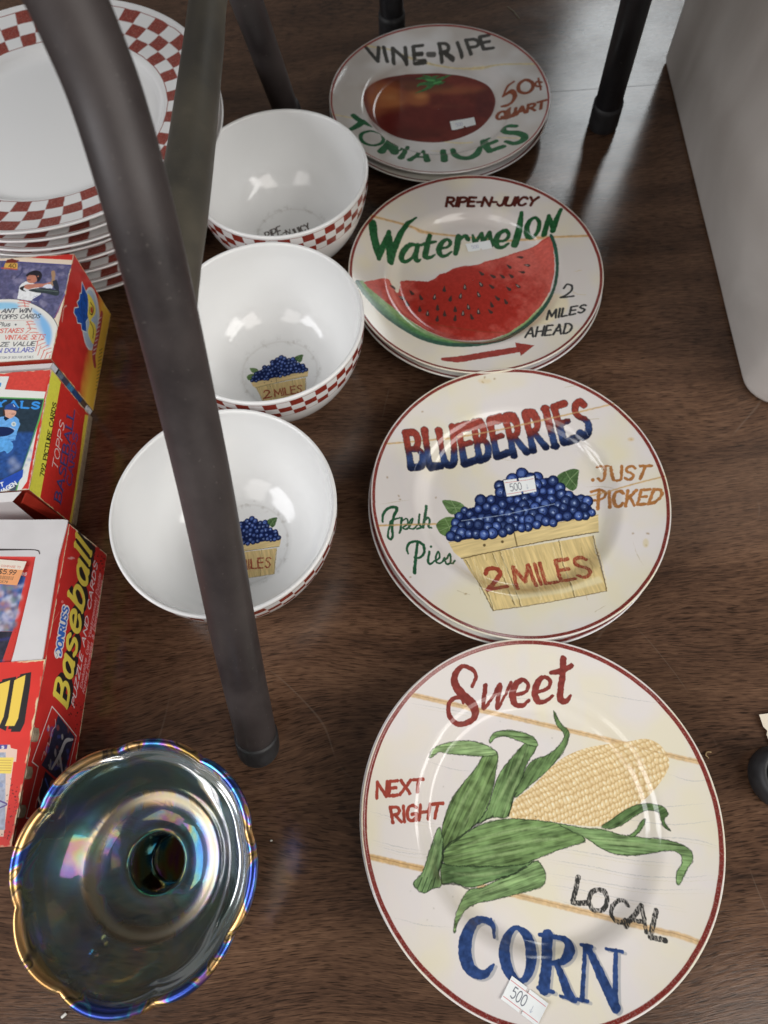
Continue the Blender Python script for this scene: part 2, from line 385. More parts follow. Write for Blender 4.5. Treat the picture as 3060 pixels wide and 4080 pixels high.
# ================================================================== SETTING: the table
def wood_material():
    m = bpy.data.materials.new('walnut_laminate'); m.use_nodes = True
    nt = m.node_tree; b = nt.nodes['Principled BSDF']; L = nt.links
    tc = nt.nodes.new('ShaderNodeTexCoord')
    def mapping(sc, rot=0.0, src=None):
        mp = nt.nodes.new('ShaderNodeMapping'); mp.inputs['Scale'].default_value = sc
        mp.inputs['Rotation'].default_value = (0, 0, rot)
        L.new(src or tc.outputs['Object'], mp.inputs[0]); return mp.outputs[0]
    def noise(v, sc, det=4, rough=0.6, dist=0.0):
        n = nt.nodes.new('ShaderNodeTexNoise'); n.inputs['Scale'].default_value = sc
        n.inputs['Detail'].default_value = det; n.inputs['Roughness'].default_value = rough
        n.inputs['Distortion'].default_value = dist
        L.new(v, n.inputs[0]); return n.outputs[0]
    def math_(op, a, b_=None, c=None):
        n = nt.nodes.new('ShaderNodeMath'); n.operation = op
        for i, v in enumerate((a, b_, c)):
            if v is None: continue
            if isinstance(v, (int, float)): n.inputs[i].default_value = v
            else: L.new(v, n.inputs[i])
        return n.outputs[0]
    # gentle bending of the grain
    warp = noise(mapping((2.2, 5, 1)), 1.0, 2)
    sep = nt.nodes.new('ShaderNodeSeparateXYZ'); L.new(tc.outputs['Object'], sep.inputs[0])
    yy = math_('ADD', sep.outputs[1], math_('MULTIPLY', warp, 0.11))
    cmb = nt.nodes.new('ShaderNodeCombineXYZ'); L.new(sep.outputs[0], cmb.inputs[0]); L.new(yy, cmb.inputs[1])
    broad = noise(mapping((2.4, 30, 1), 0.03, cmb.outputs[0]), 1.0, 5, 0.55)      # wide bands
    streak = noise(mapping((48, 560, 1), 0.02, cmb.outputs[0]), 1.0, 3, 0.6)     # streaks
    fine = noise(mapping((130, 1300, 1), 0.0, cmb.outputs[0]), 1.0, 2, 0.6)         # pores
    blot = noise(mapping((7, 11, 1)), 1.0, 3, 0.5)
    f = math_('ADD', math_('MULTIPLY', broad, 0.46), math_('MULTIPLY', streak, 0.36))
    f = math_('ADD', f, math_('MULTIPLY', fine, 0.20))
    ramp = nt.nodes.new('ShaderNodeValToRGB'); L.new(f, ramp.inputs[0])
    e = ramp.color_ramp.elements
    e[0].position = 0.38; e[0].color = (0.040, 0.0225, 0.0150, 1)
    e[1].position = 0.70; e[1].color = (0.215, 0.127, 0.080, 1)
    x = e.new(0.49); x.color = (0.096, 0.051, 0.031, 1)
    x = e.new(0.58); x.color = (0.144, 0.079, 0.047, 1)
    # dark pore dashes
    pr = nt.nodes.new('ShaderNodeMapRange'); L.new(noise(mapping((95, 1250, 1), 0.01, cmb.outputs[0]), 1.0, 1), pr.inputs[0])
    pr.inputs[1].default_value = 0.36; pr.inputs[2].default_value = 0.46; pr.inputs[3].default_value = 0.42; pr.inputs[4].default_value = 1.0
    br = nt.nodes.new('ShaderNodeMapRange'); L.new(blot, br.inputs[0])
    br.inputs[1].default_value = 0.3; br.inputs[2].default_value = 0.7; br.inputs[3].default_value = 0.82; br.inputs[4].default_value = 1.2
    sc = nt.nodes.new('ShaderNodeVectorMath'); sc.operation = 'SCALE'
    L.new(ramp.outputs[0], sc.inputs[0]); L.new(math_('MULTIPLY', pr.outputs[0], br.outputs[0]), sc.inputs['Scale'])
    # worn, greyer scuffs
    sc1 = nt.nodes.new('ShaderNodeMapRange'); L.new(noise(mapping((30, 46, 1), 0.7), 1.0, 6, 0.75), sc1.inputs[0])
    sc1.inputs[1].default_value = 0.60; sc1.inputs[2].default_value = 0.82; sc1.inputs[3].default_value = 0.0; sc1.inputs[4].default_value = 0.08
    mx = nt.nodes.new('ShaderNodeMix'); mx.data_type = 'RGBA'
    L.new(sc1.outputs[0], mx.inputs[0]); L.new(sc.outputs[0], mx.inputs[6]); mx.inputs[7].default_value = (0.13, 0.105, 0.085, 1)
    hl = math_('ABSOLUTE', math_('SUBTRACT', noise(mapping((5, 3.2, 1), 0.9), 1.0, 2, 0.5, 0.6), 0.5))
    hm = nt.nodes.new('ShaderNodeMapRange'); L.new(hl, hm.inputs[0]); hm.inputs[1].default_value = 0.0007; hm.inputs[2].default_value = 0.0018; hm.inputs[3].default_value = 1.0; hm.inputs[4].default_value = 0.0
    hk = nt.nodes.new('ShaderNodeMapRange'); L.new(noise(mapping((14, 14, 1), 0.2), 1.0, 2), hk.inputs[0]); hk.inputs[1].default_value = 0.52; hk.inputs[2].default_value = 0.62; hk.inputs[3].default_value = 0.0; hk.inputs[4].default_value = 0.22
    mz = nt.nodes.new('ShaderNodeMix'); mz.data_type = 'RGBA'; L.new(math_('MULTIPLY', hm.outputs[0], hk.outputs[0]), mz.inputs[0]); L.new(mx.outputs[2], mz.inputs[6]); mz.inputs[7].default_value = (0.24, 0.19, 0.15, 1)
    L.new(mz.outputs[2], b.inputs['Base Color'])
    rr = nt.nodes.new('ShaderNodeMapRange'); L.new(noise(mapping((9, 14, 1), 0.4), 1.0, 5, 0.7), rr.inputs[0])
    rr.inputs[1].default_value = 0.3; rr.inputs[2].default_value = 0.7; rr.inputs[3].default_value = 0.12; rr.inputs[4].default_value = 0.21
    L.new(rr.outputs[0], b.inputs['Roughness'])
    b.inputs['Specular IOR Level'].default_value = 0.42
    bp = nt.nodes.new('ShaderNodeBump'); bp.inputs['Strength'].default_value = 0.12; bp.inputs['Distance'].default_value = 0.0003
    L.new(math_('ADD', streak, fine), bp.inputs['Height']); L.new(bp.outputs[0], b.inputs['Normal'])
    return m
M_WOOD = wood_material()
def slab(name, x0, x1, y0, y1, th, m, bev=0.25, z=0.0):
    bm = bmesh.new()
    bmesh.ops.create_cube(bm, size=1.0)
    for v in bm.verts:
        v.co = Vector(((x0+x1)/2+v.co.x*(x1-x0), (y0+y1)/2+v.co.y*(y1-y0), z-th/2+v.co.z*th))*S
    bmesh.ops.bevel(bm, geom=bm.edges[:], offset=bev*S, segments=3, affect='EDGES')
    me = bpy.data.meshes.new(name); bm.to_mesh(me); bm.free(); me.materials.append(m)
    o = bpy.data.objects.new(name, me); COL.objects.link(o)
    return o
tag(slab('table_top', -900, 900, -420, 641.2, 22, M_WOOD), kind='structure')
t2 = slab('table_top', -900, 900, 641.3, 1250, 22, M_WOOD, z=0.0); t2.name = 'table_top'
tag(t2, kind='structure')
M_WALL = mat('dark_backdrop', (0.055, 0.05, 0.048), 0.9, noise=(6, 0.3, 3))
fl = slab('floor', -4000, 4000, -3000, 6000, 30, M_WALL, z=-740); tag(fl, kind='structure')

# ================================================================== GLAZED PLATES
def smooth_profile(pts, n=5):
    return [tuple(q) for q in catmull(pts, n)]
TOPP = smooth_profile([(0, 4.6), (30, 4.6), (55, 4.8), (62.5, 5.3), (66.5, 7.6), (70, 11.2), (74, 13.6), (80, 14.6), (92, 16.8), (101, 19.0), (103.6, 20.0)], 5)
LIP = [(104.4, 20.25), (104.9, 20.1), (105.1, 19.5), (104.8, 18.9)]
UND = [(102.5, 17.6), (92, 14.0), (78, 10.8), (70, 7.6), (65, 3.2), (60, 1.8), (56, 1.6), (55, 0.2), (53.4, 0.0), (51.6, 0.2), (50.6, 1.6), (30, 1.9), (0.3, 1.9)]
_pr = np.array([q[0] for q in TOPP]+[104.9]); _pz = np.array([q[1] for q in TOPP]+[20.2])
def plate_z(r): return np.interp(r, _pr, _pz)
PR = 105.4
def plate_map(cx, cy, z0, N, zf=plate_z, half=PR):
    def f(fx, fy):
        d = ray(fx, fy); z = z0+14.0
        for _ in range(14):
            t = (z-CAM_H)/d[..., 2]
            x = d[..., 0]*t-cx; y = d[..., 1]*t-cy
            z = 0.5*z+0.5*(z0+zf(np.hypot(x, y)))
        return np.stack([(x/(2*half)+0.5)*N, (y/(2*half)+0.5)*N], -1)
    return f
def polar(N, half=PR):
    c = (np.arange(N)+0.5)/N*2*half-half
    X, Y = np.meshgrid(c, c)
    return X, Y, np.hypot(X, Y), np.arctan2(Y, X)
RED = (122, 40, 32)
def red_rim(cv, half=PR, r0=101.9, r1=103.9, col=RED):
    X, Y, r, a = polar(cv.w, half)
    wob = 0.35*(fbm(a*9+30, r*0.02, 2)-0.5)
    px = cv.w/(2*half)
    m = np.clip((r-r0-wob)*px+0.5, 0, 1)*np.clip((r1+wob-r)*px+0.5, 0, 1)
    n = fbm(X*0.6, Y*0.6, 3)
    col = cv.C(col)*(0.85+0.5*(n[..., None]-0.3))
    m = (m*(1-0.25*np.clip((fbm(X*3, Y*3, 2)-0.6)*6, 0, 1)))[..., None]
    cv.a = cv.a*(1-m)+col*m
def cream(cv, amt=0.5, seed=0, half=PR):
    """painted-board ground of the plates: cream with broad warm washes, faint grey-blue strokes"""
    X, Y, r, a = polar(cv.w, half)
    n = fbm(X/38+seed, Y/38+seed*2, 3); n2 = fbm(X/16+seed*3, Y/30, 3)
    w = np.clip((n-0.42)*3.4, 0, 1)*min(1.0, amt*1.6)
    warm = cv.C((208, 196, 165)); cool = cv.C((200, 192, 188))
    cv.a = cv.a*(1-w[..., None])+warm*w[..., None]
    w2 = np.clip((n2-0.58)*3.0, 0, 1)*0.5
    cv.a = cv.a*(1-w2[..., None])+cool*w2[..., None]

def glaze(name, img=None, color=(0.76, 0.72, 0.66), rough=0.12):
    return mat(name, color, rough, spec=0.5, image=img, bump=(26, 0.05, 0.0004))
M_GLAZE = glaze('cream_glaze', color=(0.74, 0.70, 0.655))
def plate_mesh(img_mat, under_mat, name='ceramic_plate'):
    prof = [(0.3, 4.6)]+TOPP[1:]+LIP+UND
    V, Fc, U, ring = revolve(prof, 144, R=PR)
    nt_ = len(TOPP)+len(LIP)-2
    midx = [0 if j < nt_ else 1 for j in ring]
    return V, Fc, U, midx

def make_plate(cx, cy, z0, m, label, group, rz=0.0):
    V, Fc, U, midx = plate_mesh(m, M_GLAZE)
    o = mesh_obj('ceramic_plate', V, Fc, [m, M_GLAZE], loc=(cx, cy, z0), uvs=U, midx=midx)
    o.rotation_euler.z = rz
    tag(o, label, 'plate', group)
    return o

# a plain lower plate of a stack shows only its rim
cvp = Canvas(512, 512, (208, 198, 188), None); cream(cvp, 0.4, 4); red_rim(cvp)
M_RIMONLY = glaze('lower_plate_print', cvp.image('lower_plate_print'))

TAN = (196, 160, 108)
def board(cv, pts, w=9, alpha=0.75, dark=(150, 112, 70)):
    cv.line(pts, w*1.25, TAN, min(1, alpha*1.15), amp=0.3, soft=1, rag=0.8)
    cv.line([(x, y-w*0.18) for x, y in pts], max(1.2, w*0.2), dark, alpha*0.7, rag=0.8)
def grainline(cv, pts, w=2.0, c=(165, 162, 155), alpha=0.55):
    cv.line(pts, [0.5]+[w]*(len(pts)-2)+[0.5] if len(pts) > 2 else w, c, alpha, soft=0, rag=1.0, gaps=0.6)
def speck(cv, pts, c=(150, 120, 70), r=3):
    for x, y in pts: cv.disc((x, y), r, c, 0.7, rag=1.5, soft=1)
rnd = random.Random(5)

def draw_basket(cv, detail=True, berries_seed=3):
    """blueberries in a splint basket; coordinates of view V3 (or any affine copy of it)"""
    rb = random.Random(berries_seed)
    WOOD = (203, 176, 118)
    # leaves
    for pts, c, an in (([(975, 585), (1010, 565), (1050, 555), (1075, 562), (1070, 600), (1065, 640), (1045, 658), (1010, 640), (975, 615)], (78, 104, 62), 50),
                       ([(430, 705), (470, 703), (515, 715), (540, 740), (545, 765), (500, 772), (465, 765), (445, 740)], (96, 122, 74), -30),
                       ([(402, 815), (440, 785), (490, 783), (512, 800), (508, 850), (480, 872), (440, 872), (412, 850)], (92, 118, 66), 5)):
        cv.poly(pts, c, smooth=True, amp=0.55, streak=(an, 22, 4), rag=0.6)
        cx = sum(q[0] for q in pts)/len(pts); cy = sum(q[1] for q in pts)/len(pts)
        for q in pts[::2]: cv.line([(cx, cy), q], 3, (52, 78, 44), 0.5, smooth=False)
        for q in pts[1::2]: cv.line([(cx+2, cy), q], 2.5, (150, 170, 120), 0.6, smooth=False)
    # basket body
    cv.poly([(520, 970), (1140, 870), (1170, 1000), (1207, 1130), (1060, 1160), (860, 1195), (668, 1224), (600, 1090)], WOOD, amp=0.28, streak=(-78, 60, 5), rag=0.5)
    slats = [((665, 955), (770, 1195)), ((700, 945), (800, 1200)), ((980, 895), (1000, 1010)), ((1000, 1010), (1055, 1160)), ((1140, 870), (1205, 1130)), ((540, 985), (668, 1222)), ((640, 1130), (670, 1222))]
    for a, b in slats:
        cv.line([a, ((a[0]+b[0])/2+3, (a[1]+b[1])/2), b], 5, (96, 78, 44), 0.8, rag=1.5)
        cv.line([(a[0]+6, a[1]), (b[0]+6, b[1])], 6, (222, 200, 150), 0.5, rag=1.5)
    for i in range(46):
        x = rb.uniform(560, 1130); y0 = rb.uniform(900, 1080); ln = rb.uniform(40, 120)
        x2 = x+ln*0.25
        if 520+0.62*(y0-970)+20 < x: cv.line([(x, y0), (x2, y0+ln)], rb.uniform(1.5, 5), rb.choice([(176, 146, 88), (224, 204, 156), (166, 140, 80)]), 0.5, rag=1.5)
    cv.line([(668, 1224), (860, 1197), (1060, 1160), (1207, 1131)], 4, (112, 90, 48), 0.8, rag=1)
    cv.line([(1140, 872), (1172, 1000), (1207, 1130)], 4, (120, 98, 56), 0.8, rag=1)
    # rim hoop
    cv.poly([(458, 902), (780, 845), (1165, 770), (1168, 850), (780, 920), (520, 978), (485, 950)], (206, 180, 124), amp=0.26, streak=(10, 70, 5), rag=0.5)
    cv.line([(520, 978), (780, 922), (1000, 880), (1166, 852)], 5, (92, 74, 42), 0.9, rag=1)
    cv.line([(460, 902), (780, 848), (1165, 772)], 3, (150, 122, 74), 0.7, rag=1)
    cv.line([(768, 855), (782, 918)], 6, (110, 90, 52), 0.9)
    for x, y in ((628, 915), (713, 899)): cv.disc((x, y), 7, (84, 66, 38), 0.9)
    # berries
    heap = [(452, 880), (470, 850), (490, 800), (485, 770), (540, 745), (580, 735), (590, 700), (640, 685), (680, 680), (680, 630), (720, 605), (775, 590), (780, 560), (830, 560), (850, 590), (885, 600), (950, 595), (975, 615), (980, 640), (1020, 660), (1060, 680), (1110, 690), (1125, 720), (1150, 765), (1140, 775), (900, 820), (700, 860), (560, 885), (480, 897)]
    cv.poly(heap, (26, 38, 78), rag=0.6)
    H = np.array(heap, float)
    def inside(x, y):
        c = False
        for i in range(len(H)):
            a, b = H[i], H[(i+1) % len(H)]
            if (a[1] > y) != (b[1] > y) and x < a[0]+(y-a[1])*(b[0]-a[0])/(b[1]-a[1]): c = not c
        return c
    B = [(805, 578), (845, 600), (700, 635), (705, 665), (760, 605), (905, 620), (952, 612), (985, 645), (1028, 680), (1085, 700), (1100, 735), (1135, 762), (610, 702), (560, 770), (510, 778), (600, 745), (470, 872), (520, 825), (555, 862), (640, 735), (660, 700), (645, 830), (775, 825)]
    tries = 0
    while len(B) < (118 if detail else 70) and tries < 9000:
        tries += 1
        x, y = rb.uniform(455, 1150), rb.uniform(560, 890)
        if inside(x, y) and all((x-a)**2+(y-b)**2 > (30 if detail else 38)**2 for a, b in B): B.append((x, y))
    B.sort(key=lambda q: q[1])
    for x, y in B:
        r = rb.uniform(20, 31)
        cv.disc((x, y), r, (22, 30, 62), 1.0, rag=0.5)
        k = rb.uniform(0.8, 1.15)
        cv.disc((x-1, y-1), r*0.80, (40*k, 58*k, 108*k), 0.95, rag=0.5, amp=0.5)
        cv.disc((x-3, y-2), r*0.48, (86*k, 108*k, 160*k), 0.75, rag=1, soft=1 if detail else 0)
        if rb.random() < 0.75: cv.disc((x+rb.uniform(-6, 3), y+rb.uniform(-6, 3)), r*0.2, (160, 174, 206), 0.7, rag=1)
        if rb.random() < 0.4: cv.disc((x+rb.uniform(-4, 4), y+rb.uniform(-4, 4)), r*0.13, (30, 40, 84), 0.9)
    text(cv, '2', (640, 1125), (735, 1110), (625, 1025), (700, 1020), 20, (150, 66, 44), rag=1.5, amp=0.35)
    text(cv, 'MILES', (785, 1120), (1135, 1060), (755, 1020), (1105, 968), 18, (152, 68, 46), rag=1.5, amp=0.35, gaps=0.3)

# ---------------------------------------------------------------- sweet corn plate
def art_corn(cv):
    cv.view = (1400, 2500, 0.94033)
    cream(cv, 0.5, 1)
    GR = [[(80, 780), (200, 810), (380, 835)], [(90, 900), (200, 930), (300, 945)], [(110, 925), (220, 955), (330, 962)], [(840, 930), (1000, 955), (1180, 985), (1370, 1000)],
          [(820, 980), (1000, 1010), (1200, 1050), (1400, 1060), (1530, 1050)], [(830, 1040), (1050, 1080), (1250, 1110), (1480, 1110)], [(840, 1090), (960, 1110), (1150, 1150), (1400, 1190)],
          [(1200, 895), (1350, 890), (1480, 905), (1560, 930)], [(250, 320), (420, 350), (520, 365)], [(1000, 270), (1160, 300), (1300, 320)], [(560, 270), (700, 300), (900, 300)],
          [(1100, 740), (1300, 760), (1500, 745)], [(1080, 800), (1350, 835), (1560, 815)], [(300, 560), (430, 600), (520, 610)], [(1340, 620), (1440, 650), (1540, 640)], [(860, 1150), (1000, 1190), (1150, 1210)],
          [(180, 1230), (300, 1260), (420, 1270)], [(1000, 900), (1200, 930), (1330, 945)]]
    for g in GR: grainline(cv, g, 3.2, alpha=0.6)
    for g in GR[:9]: grainline(cv, [(x+18, y+16) for x, y in g], 2.0, (190, 178, 150), 0.6)
    board(cv, [(250, 283), (400, 318), (520, 345), (700, 385), (850, 420), (1000, 455), (1100, 480), (1340, 540), (1480, 572)], 15)
    board(cv, [(80, 972), (180, 995), (300, 1022)], 18, 0.9)
    board(cv, [(540, 1095), (700, 1135), (850, 1172), (1000, 1208), (1150, 1247), (1300, 1285), (1390, 1306), (1475, 1335)], 17)
    speck(cv, [(350, 1190), (430, 1140), (900, 540), (700, 480), (390, 675), (430, 560), (220, 660), (630, 400), (690, 470), (850, 470), (250, 1120), (320, 1240)], (140, 136, 118), 2.5)
    g1, g2, g3, dk = (98, 122, 72), (112, 136, 84), (58, 84, 50), (36, 50, 32)
    def leaf(pts, c, an, hl=None, edge=True):
        cv.poly(pts, c, smooth=True, amp=1.3, streak=(an, 60, 4.0), rag=0.4)
        cv.poly(pts, (40, 62, 36), 0.0 if not edge else 0.30, smooth=True, colfn=lambda X, Y: cv.C((116, 142, 86))*(0.3+3.2*np.clip(fbm(X/30+an, Y/22, 3)-0.3, 0, 1))[..., None])
        if edge: cv.line(list(pts)+[pts[0]], 4.5, dk, 0.75, rag=1.5, gaps=0.4)
        for ln in (hl or []):
            cv.line(ln, [2]+[11]*(len(ln)-2)+[2], (160, 180, 120), 0.42, soft=2, rag=1.5, gaps=0.3)
    leaf([(690, 700), (720, 640), (760, 570), (830, 540), (880, 500), (902, 455), (868, 410), (856, 352), (872, 378), (892, 412), (922, 442), (918, 480), (892, 535), (832, 605), (762, 665), (700, 718)], (84, 106, 60), 50)
    # cob
    cob = [(665, 800), (670, 770), (700, 725), (760, 680), (800, 640), (860, 580), (920, 540), (1000, 510), (1100, 492), (1180, 482), (1250, 472), (1310, 500), (1345, 560), (1338, 610), (1290, 680), (1230, 740), (1170, 780), (1110, 820), (1060, 842), (980, 840), (900, 830), (800, 818), (700, 812)]
    A = cv.T([(690, 800)])[0]; Bp = cv.T([(1335, 520)])[0]; ax = Bp-A; Lg = np.hypot(*ax); ax = ax/Lg; nx = np.array([-ax[1], ax[0]])
    def kern(X, Y):
        s_ = ((X-A[0])*ax[0]+(Y-A[1])*ax[1])/Lg; t_ = ((X-A[0])*nx[0]+(Y-A[1])*nx[1])/(Lg*0.30)
        s2 = s_+0.10*t_*t_+0.012*(fbm(X/22, Y/22, 2)-0.5)
        tt = np.arcsin(np.clip((t_)*0.92, -0.999, 0.999))/1.57
        tq = tt*14+40.5+0.35*(fbm(X/16+5, Y/16, 2)-0.5)*2; j = np.floor(tq); v = tq-j
        ii = s2*40+LAT[(j.astype(int)*3) & 255, 9]*3+0.5*(fbm(X/12, Y/12+4, 2)-0.5); i = np.floor(ii); u = ii-i
        rn = LAT[(j.astype(int)*7+3) & 255, (i.astype(int)*5+11) & 255]
        d = np.sqrt(((u-0.5)/0.5)**2+((v-0.5)/0.5)**2)
        body = np.clip(1.15-d, 0, 1)
        hi = np.clip(1-np.sqrt(((u-0.38)/0.30)**2+((v-0.62)/0.26)**2), 0, 1)
        c0 = cv.C((186, 152, 100)); c1 = cv.C((213, 185, 134)); c2 = cv.C((234, 220, 188))
        k = np.clip(body*2.6, 0, 1)[..., None]*(0.80+0.32*rn[..., None])
        col = c0*(1-k)+c1*k
        h = (hi*1.2*(0.4+0.6*rn))[..., None].clip(0, 1)
        return col*(1-h)+c2*h
    cv.poly(cob, None, smooth=True, colfn=kern)
    cv.line([(1100, 492), (1160, 486)], 8, TAN, 0.5); cv.line([(1180, 500), (1340, 540)], 6, (168, 128, 74), 0.45)
    leaf([(530, 830), (575, 770), (610, 660), (640, 600), (690, 540), (735, 492), (785, 488), (780, 520), (745, 575), (722, 640), (692, 700), (664, 800), (600, 805)], (88, 110, 64), 62, [[(600, 770), (650, 680), (700, 590), (750, 510)], [(640, 790), (680, 700), (715, 620)]])
    leaf([(585, 482), (600, 450), (650, 436), (720, 443), (775, 468), (789, 502), (750, 497), (700, 476), (650, 462), (612, 468), (592, 488)], g2, -10)
    leaf([(385, 935), (385, 850), (400, 790), (430, 720), (488, 642), (530, 592), (560, 542), (605, 524), (622, 546), (612, 610), (600, 680), (572, 770), (530, 830), (470, 885), (415, 935)], (92, 112, 62), 58, [[(420, 850), (470, 740), (550, 620)], [(470, 850), (530, 740), (590, 600)]])
    leaf([(330, 548), (350, 512), (400, 491), (470, 480), (540, 488), (590, 508), (616, 536), (560, 546), (480, 541), (420, 536), (370, 528), (342, 550)], (130, 150, 100), 2, [[(380, 515), (470, 505), (560, 520)]])
    leaf([(380, 1005), (400, 1000), (520, 1000), (640, 1008), (730, 1000), (772, 990), (745, 1012), (700, 1040), (640, 1060), (560, 1088), (500, 1102), (430, 1082), (384, 1085)], (76, 100, 58), 5, [[(420, 1040), (560, 1050), (680, 1020)]])
    leaf([(500, 1112), (560, 1100), (640, 1060), (700, 1040), (750, 1010), (790, 990), (822, 1040), (815, 1090), (770, 1112), (700, 1130), (600, 1155), (530, 1170), (482, 1200), (452, 1250), (440, 1292), (433, 1280), (443, 1220), (465, 1160)], (118, 142, 88), 14, [[(520, 1140), (650, 1090), (780, 1040)]])
    leaf([(1060, 845), (1100, 815), (1150, 780), (1200, 755), (1260, 746), (1320, 760), (1342, 790), (1326, 812), (1336, 840), (1354, 862), (1325, 846), (1311, 812), (1300, 783), (1250, 776), (1200, 800), (1150, 835), (1100, 853)], (78, 102, 56), 25)
    leaf([(1170, 886), (1202, 864), (1230, 820), (1246, 814), (1232, 850), (1200, 886)], (96, 124, 70), 40)
    leaf([(385, 978), (400, 938), (450, 900), (520, 850), (600, 820), (680, 811), (780, 817), (870, 829), (930, 850), (992, 902), (930, 926), (860, 950), (790, 978), (730, 1002), (640, 1012), (520, 1012), (430, 1010), (398, 1002)], (96, 118, 66), 8,
         [[(450, 940), (600, 880), (760, 850), (880, 860)], [(430, 975), (600, 930), (800, 900), (930, 900)], [(500, 985), (650, 960), (800, 930)]])
    leaf([(880, 832), (930, 840), (990, 850), (1060, 855), (1150, 880), (1230, 890), (1330, 900), (1400, 920), (1440, 950), (1446, 985), (1420, 1030), (1392, 1088), (1378, 1082), (1378, 1040), (1400, 1000), (1394, 962), (1350, 945), (1280, 955), (1200, 966), (1120, 960), (1050, 932), (1000, 896), (930, 862)], (112, 136, 84), -8, [[(960, 870), (1080, 905), (1220, 920), (1380, 930)]])
    leaf([(262, 1082), (300, 1040), (330, 950), (362, 860), (376, 850), (388, 900), (388, 980), (372, 1040), (382, 1092), (342, 1108), (310, 1126), (280, 1110)], (96, 120, 76), 68, [[(300, 1080), (340, 1000), (365, 900)], [(345, 1060), (365, 980)]])
    for a, b in (((280, 1105), (300, 1060)), ((300, 1118), (322, 1060)), ((322, 1118), (340, 1070)), ((345, 1100), (356, 1060))): cv.line([a, b], 4, dk, 0.8)
    for ln in ([(384, 1000), (400, 930), (470, 880), (540, 825)], [(388, 930), (384, 990), (372, 1030)], [(600, 800), (560, 820), (520, 850)], [(384, 1085), (450, 1090), (500, 1112)], [(665, 800), (690, 720), (700, 700)], [(740, 1010), (690, 1042), (640, 1062)]): cv.line(ln, 6, (34, 44, 30), 0.75, rag=1.5)
    # lettering
    rd = (126, 54, 46)
    kw = dict(amp=0.35, rag=1.2)
    cv.line([(512, 250), (528, 210), (512, 178), (470, 166), (440, 200), (440, 240), (470, 285), (512, 325), (525, 362), (512, 392), (470, 410), (432, 398), (412, 360), (416, 318), (440, 298), (466, 302), (474, 322)], [14, 16, 18, 18, 24, 32, 36, 38, 30, 22, 20, 20, 18, 16, 15, 13, 8], rd, **kw)
    cv.line([(568, 246), (562, 300), (560, 344), (596, 300), (630, 244), (622, 300), (618, 344), (650, 290), (676, 234)], [20, 18, 14, 12, 18, 18, 14, 11, 14], rd, **kw)
    cv.line([(690, 286), (735, 275), (750, 245), (728, 222), (698, 240), (682, 285), (695, 325), (728, 330), (752, 308)], [14, 14, 16, 16, 24, 28, 22, 16, 12], rd, **kw)
    cv.line([(785, 275), (832, 258), (842, 228), (820, 210), (792, 228), (778, 275), (790, 312), (820, 314), (852, 290)], [14, 14, 16, 16, 24, 28, 22, 16, 12], rd, **kw)
    cv.line([(898, 132), (895, 200), (884, 285), (895, 312), (916, 308), (930, 286)], [26, 26, 26, 24, 18, 8], rd, **kw)
    cv.line([(848, 192), (890, 185), (932, 162)], [18, 24, 20], rd, **kw)
    nr = (150, 62, 46)
    text(cv, 'NEXT', (107, 722), (300, 695), (110, 655), (305, 643), 13, nr, amp=0.25, rag=1, slant=0.0)
    text(cv, 'RIGHT', (176, 828), (372, 805), (165, 762), (388, 745), 13, nr, amp=0.25, rag=1)
    bk = (58, 56, 52)
    kb = dict(gaps=0.5, rag=1.2, amp=0.2)
    text(cv, 'L', (938, 1166), (1000, 1168), (962, 1058), (1010, 1060), 19, bk, **kb)
    text(cv, 'O', (1002, 1196), (1078, 1206), (1012, 1106), (1090, 1116), 18, bk, **kb)
    text(cv, 'C', (1090, 1232), (1160, 1262), (1112, 1150), (1176, 1160), 18, bk, **kb)
    text(cv, 'A', (1162, 1268), (1250, 1292), (1195, 1178), (1262, 1180), 18, bk, **kb)
    text(cv, 'L', (1266, 1312), (1330, 1326), (1292, 1200), (1340, 1212), 20, bk, **kb)
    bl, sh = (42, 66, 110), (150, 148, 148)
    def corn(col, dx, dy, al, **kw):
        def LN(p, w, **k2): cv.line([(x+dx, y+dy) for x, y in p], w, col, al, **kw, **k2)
        LN([(604, 1312), (598, 1262), (560, 1238), (518, 1252), (488, 1310), (482, 1380), (500, 1440), (540, 1470), (575, 1462), (602, 1430)], [8, 20, 22, 32, 46, 50, 44, 32, 24, 10])
        LN([(592, 1235), (608, 1312)], 9, smooth=False)
        LN([(700, 1272), (662, 1310), (648, 1380), (668, 1460), (715, 1500), (752, 1460), (762, 1385), (745, 1310), (700, 1272)], [16, 30, 44, 40, 20, 32, 44, 38, 16])
        LN([(832, 1305), (828, 1400), (815, 1528)], [44, 40, 44], smooth=False)
        LN([(798, 1302), (870, 1310)], 14, smooth=False); LN([(790, 1526), (855, 1545)], 15, smooth=False)
        LN([(840, 1312), (900, 1320), (925, 1360), (900, 1412), (845, 1425)], [12, 22, 38, 26, 12])
        LN([(870, 1425), (900, 1500), (922, 1555), (946, 1580)], [22, 32, 36, 20]); LN([(885, 1562), (948, 1580)], 12, smooth=False)
        LN([(988, 1350), (985, 1450), (978, 1575)], [16, 18, 20], smooth=False)
        LN([(972, 1345), (1020, 1352)], 12, smooth=False); LN([(958, 1575), (1003, 1585)], 12, smooth=False)
        LN([(1000, 1355), (1055, 1470), (1118, 1608)], [26, 40, 40], smooth=False)
        LN([(1122, 1370), (1118, 1480), (1118, 1620)], [16, 20, 26], smooth=False); LN([(1080, 1362), (1150, 1374)], 12, smooth=False)
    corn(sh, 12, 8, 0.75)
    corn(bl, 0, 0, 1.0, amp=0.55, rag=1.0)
    red_rim(cv, r0=101.6, r1=103.9)

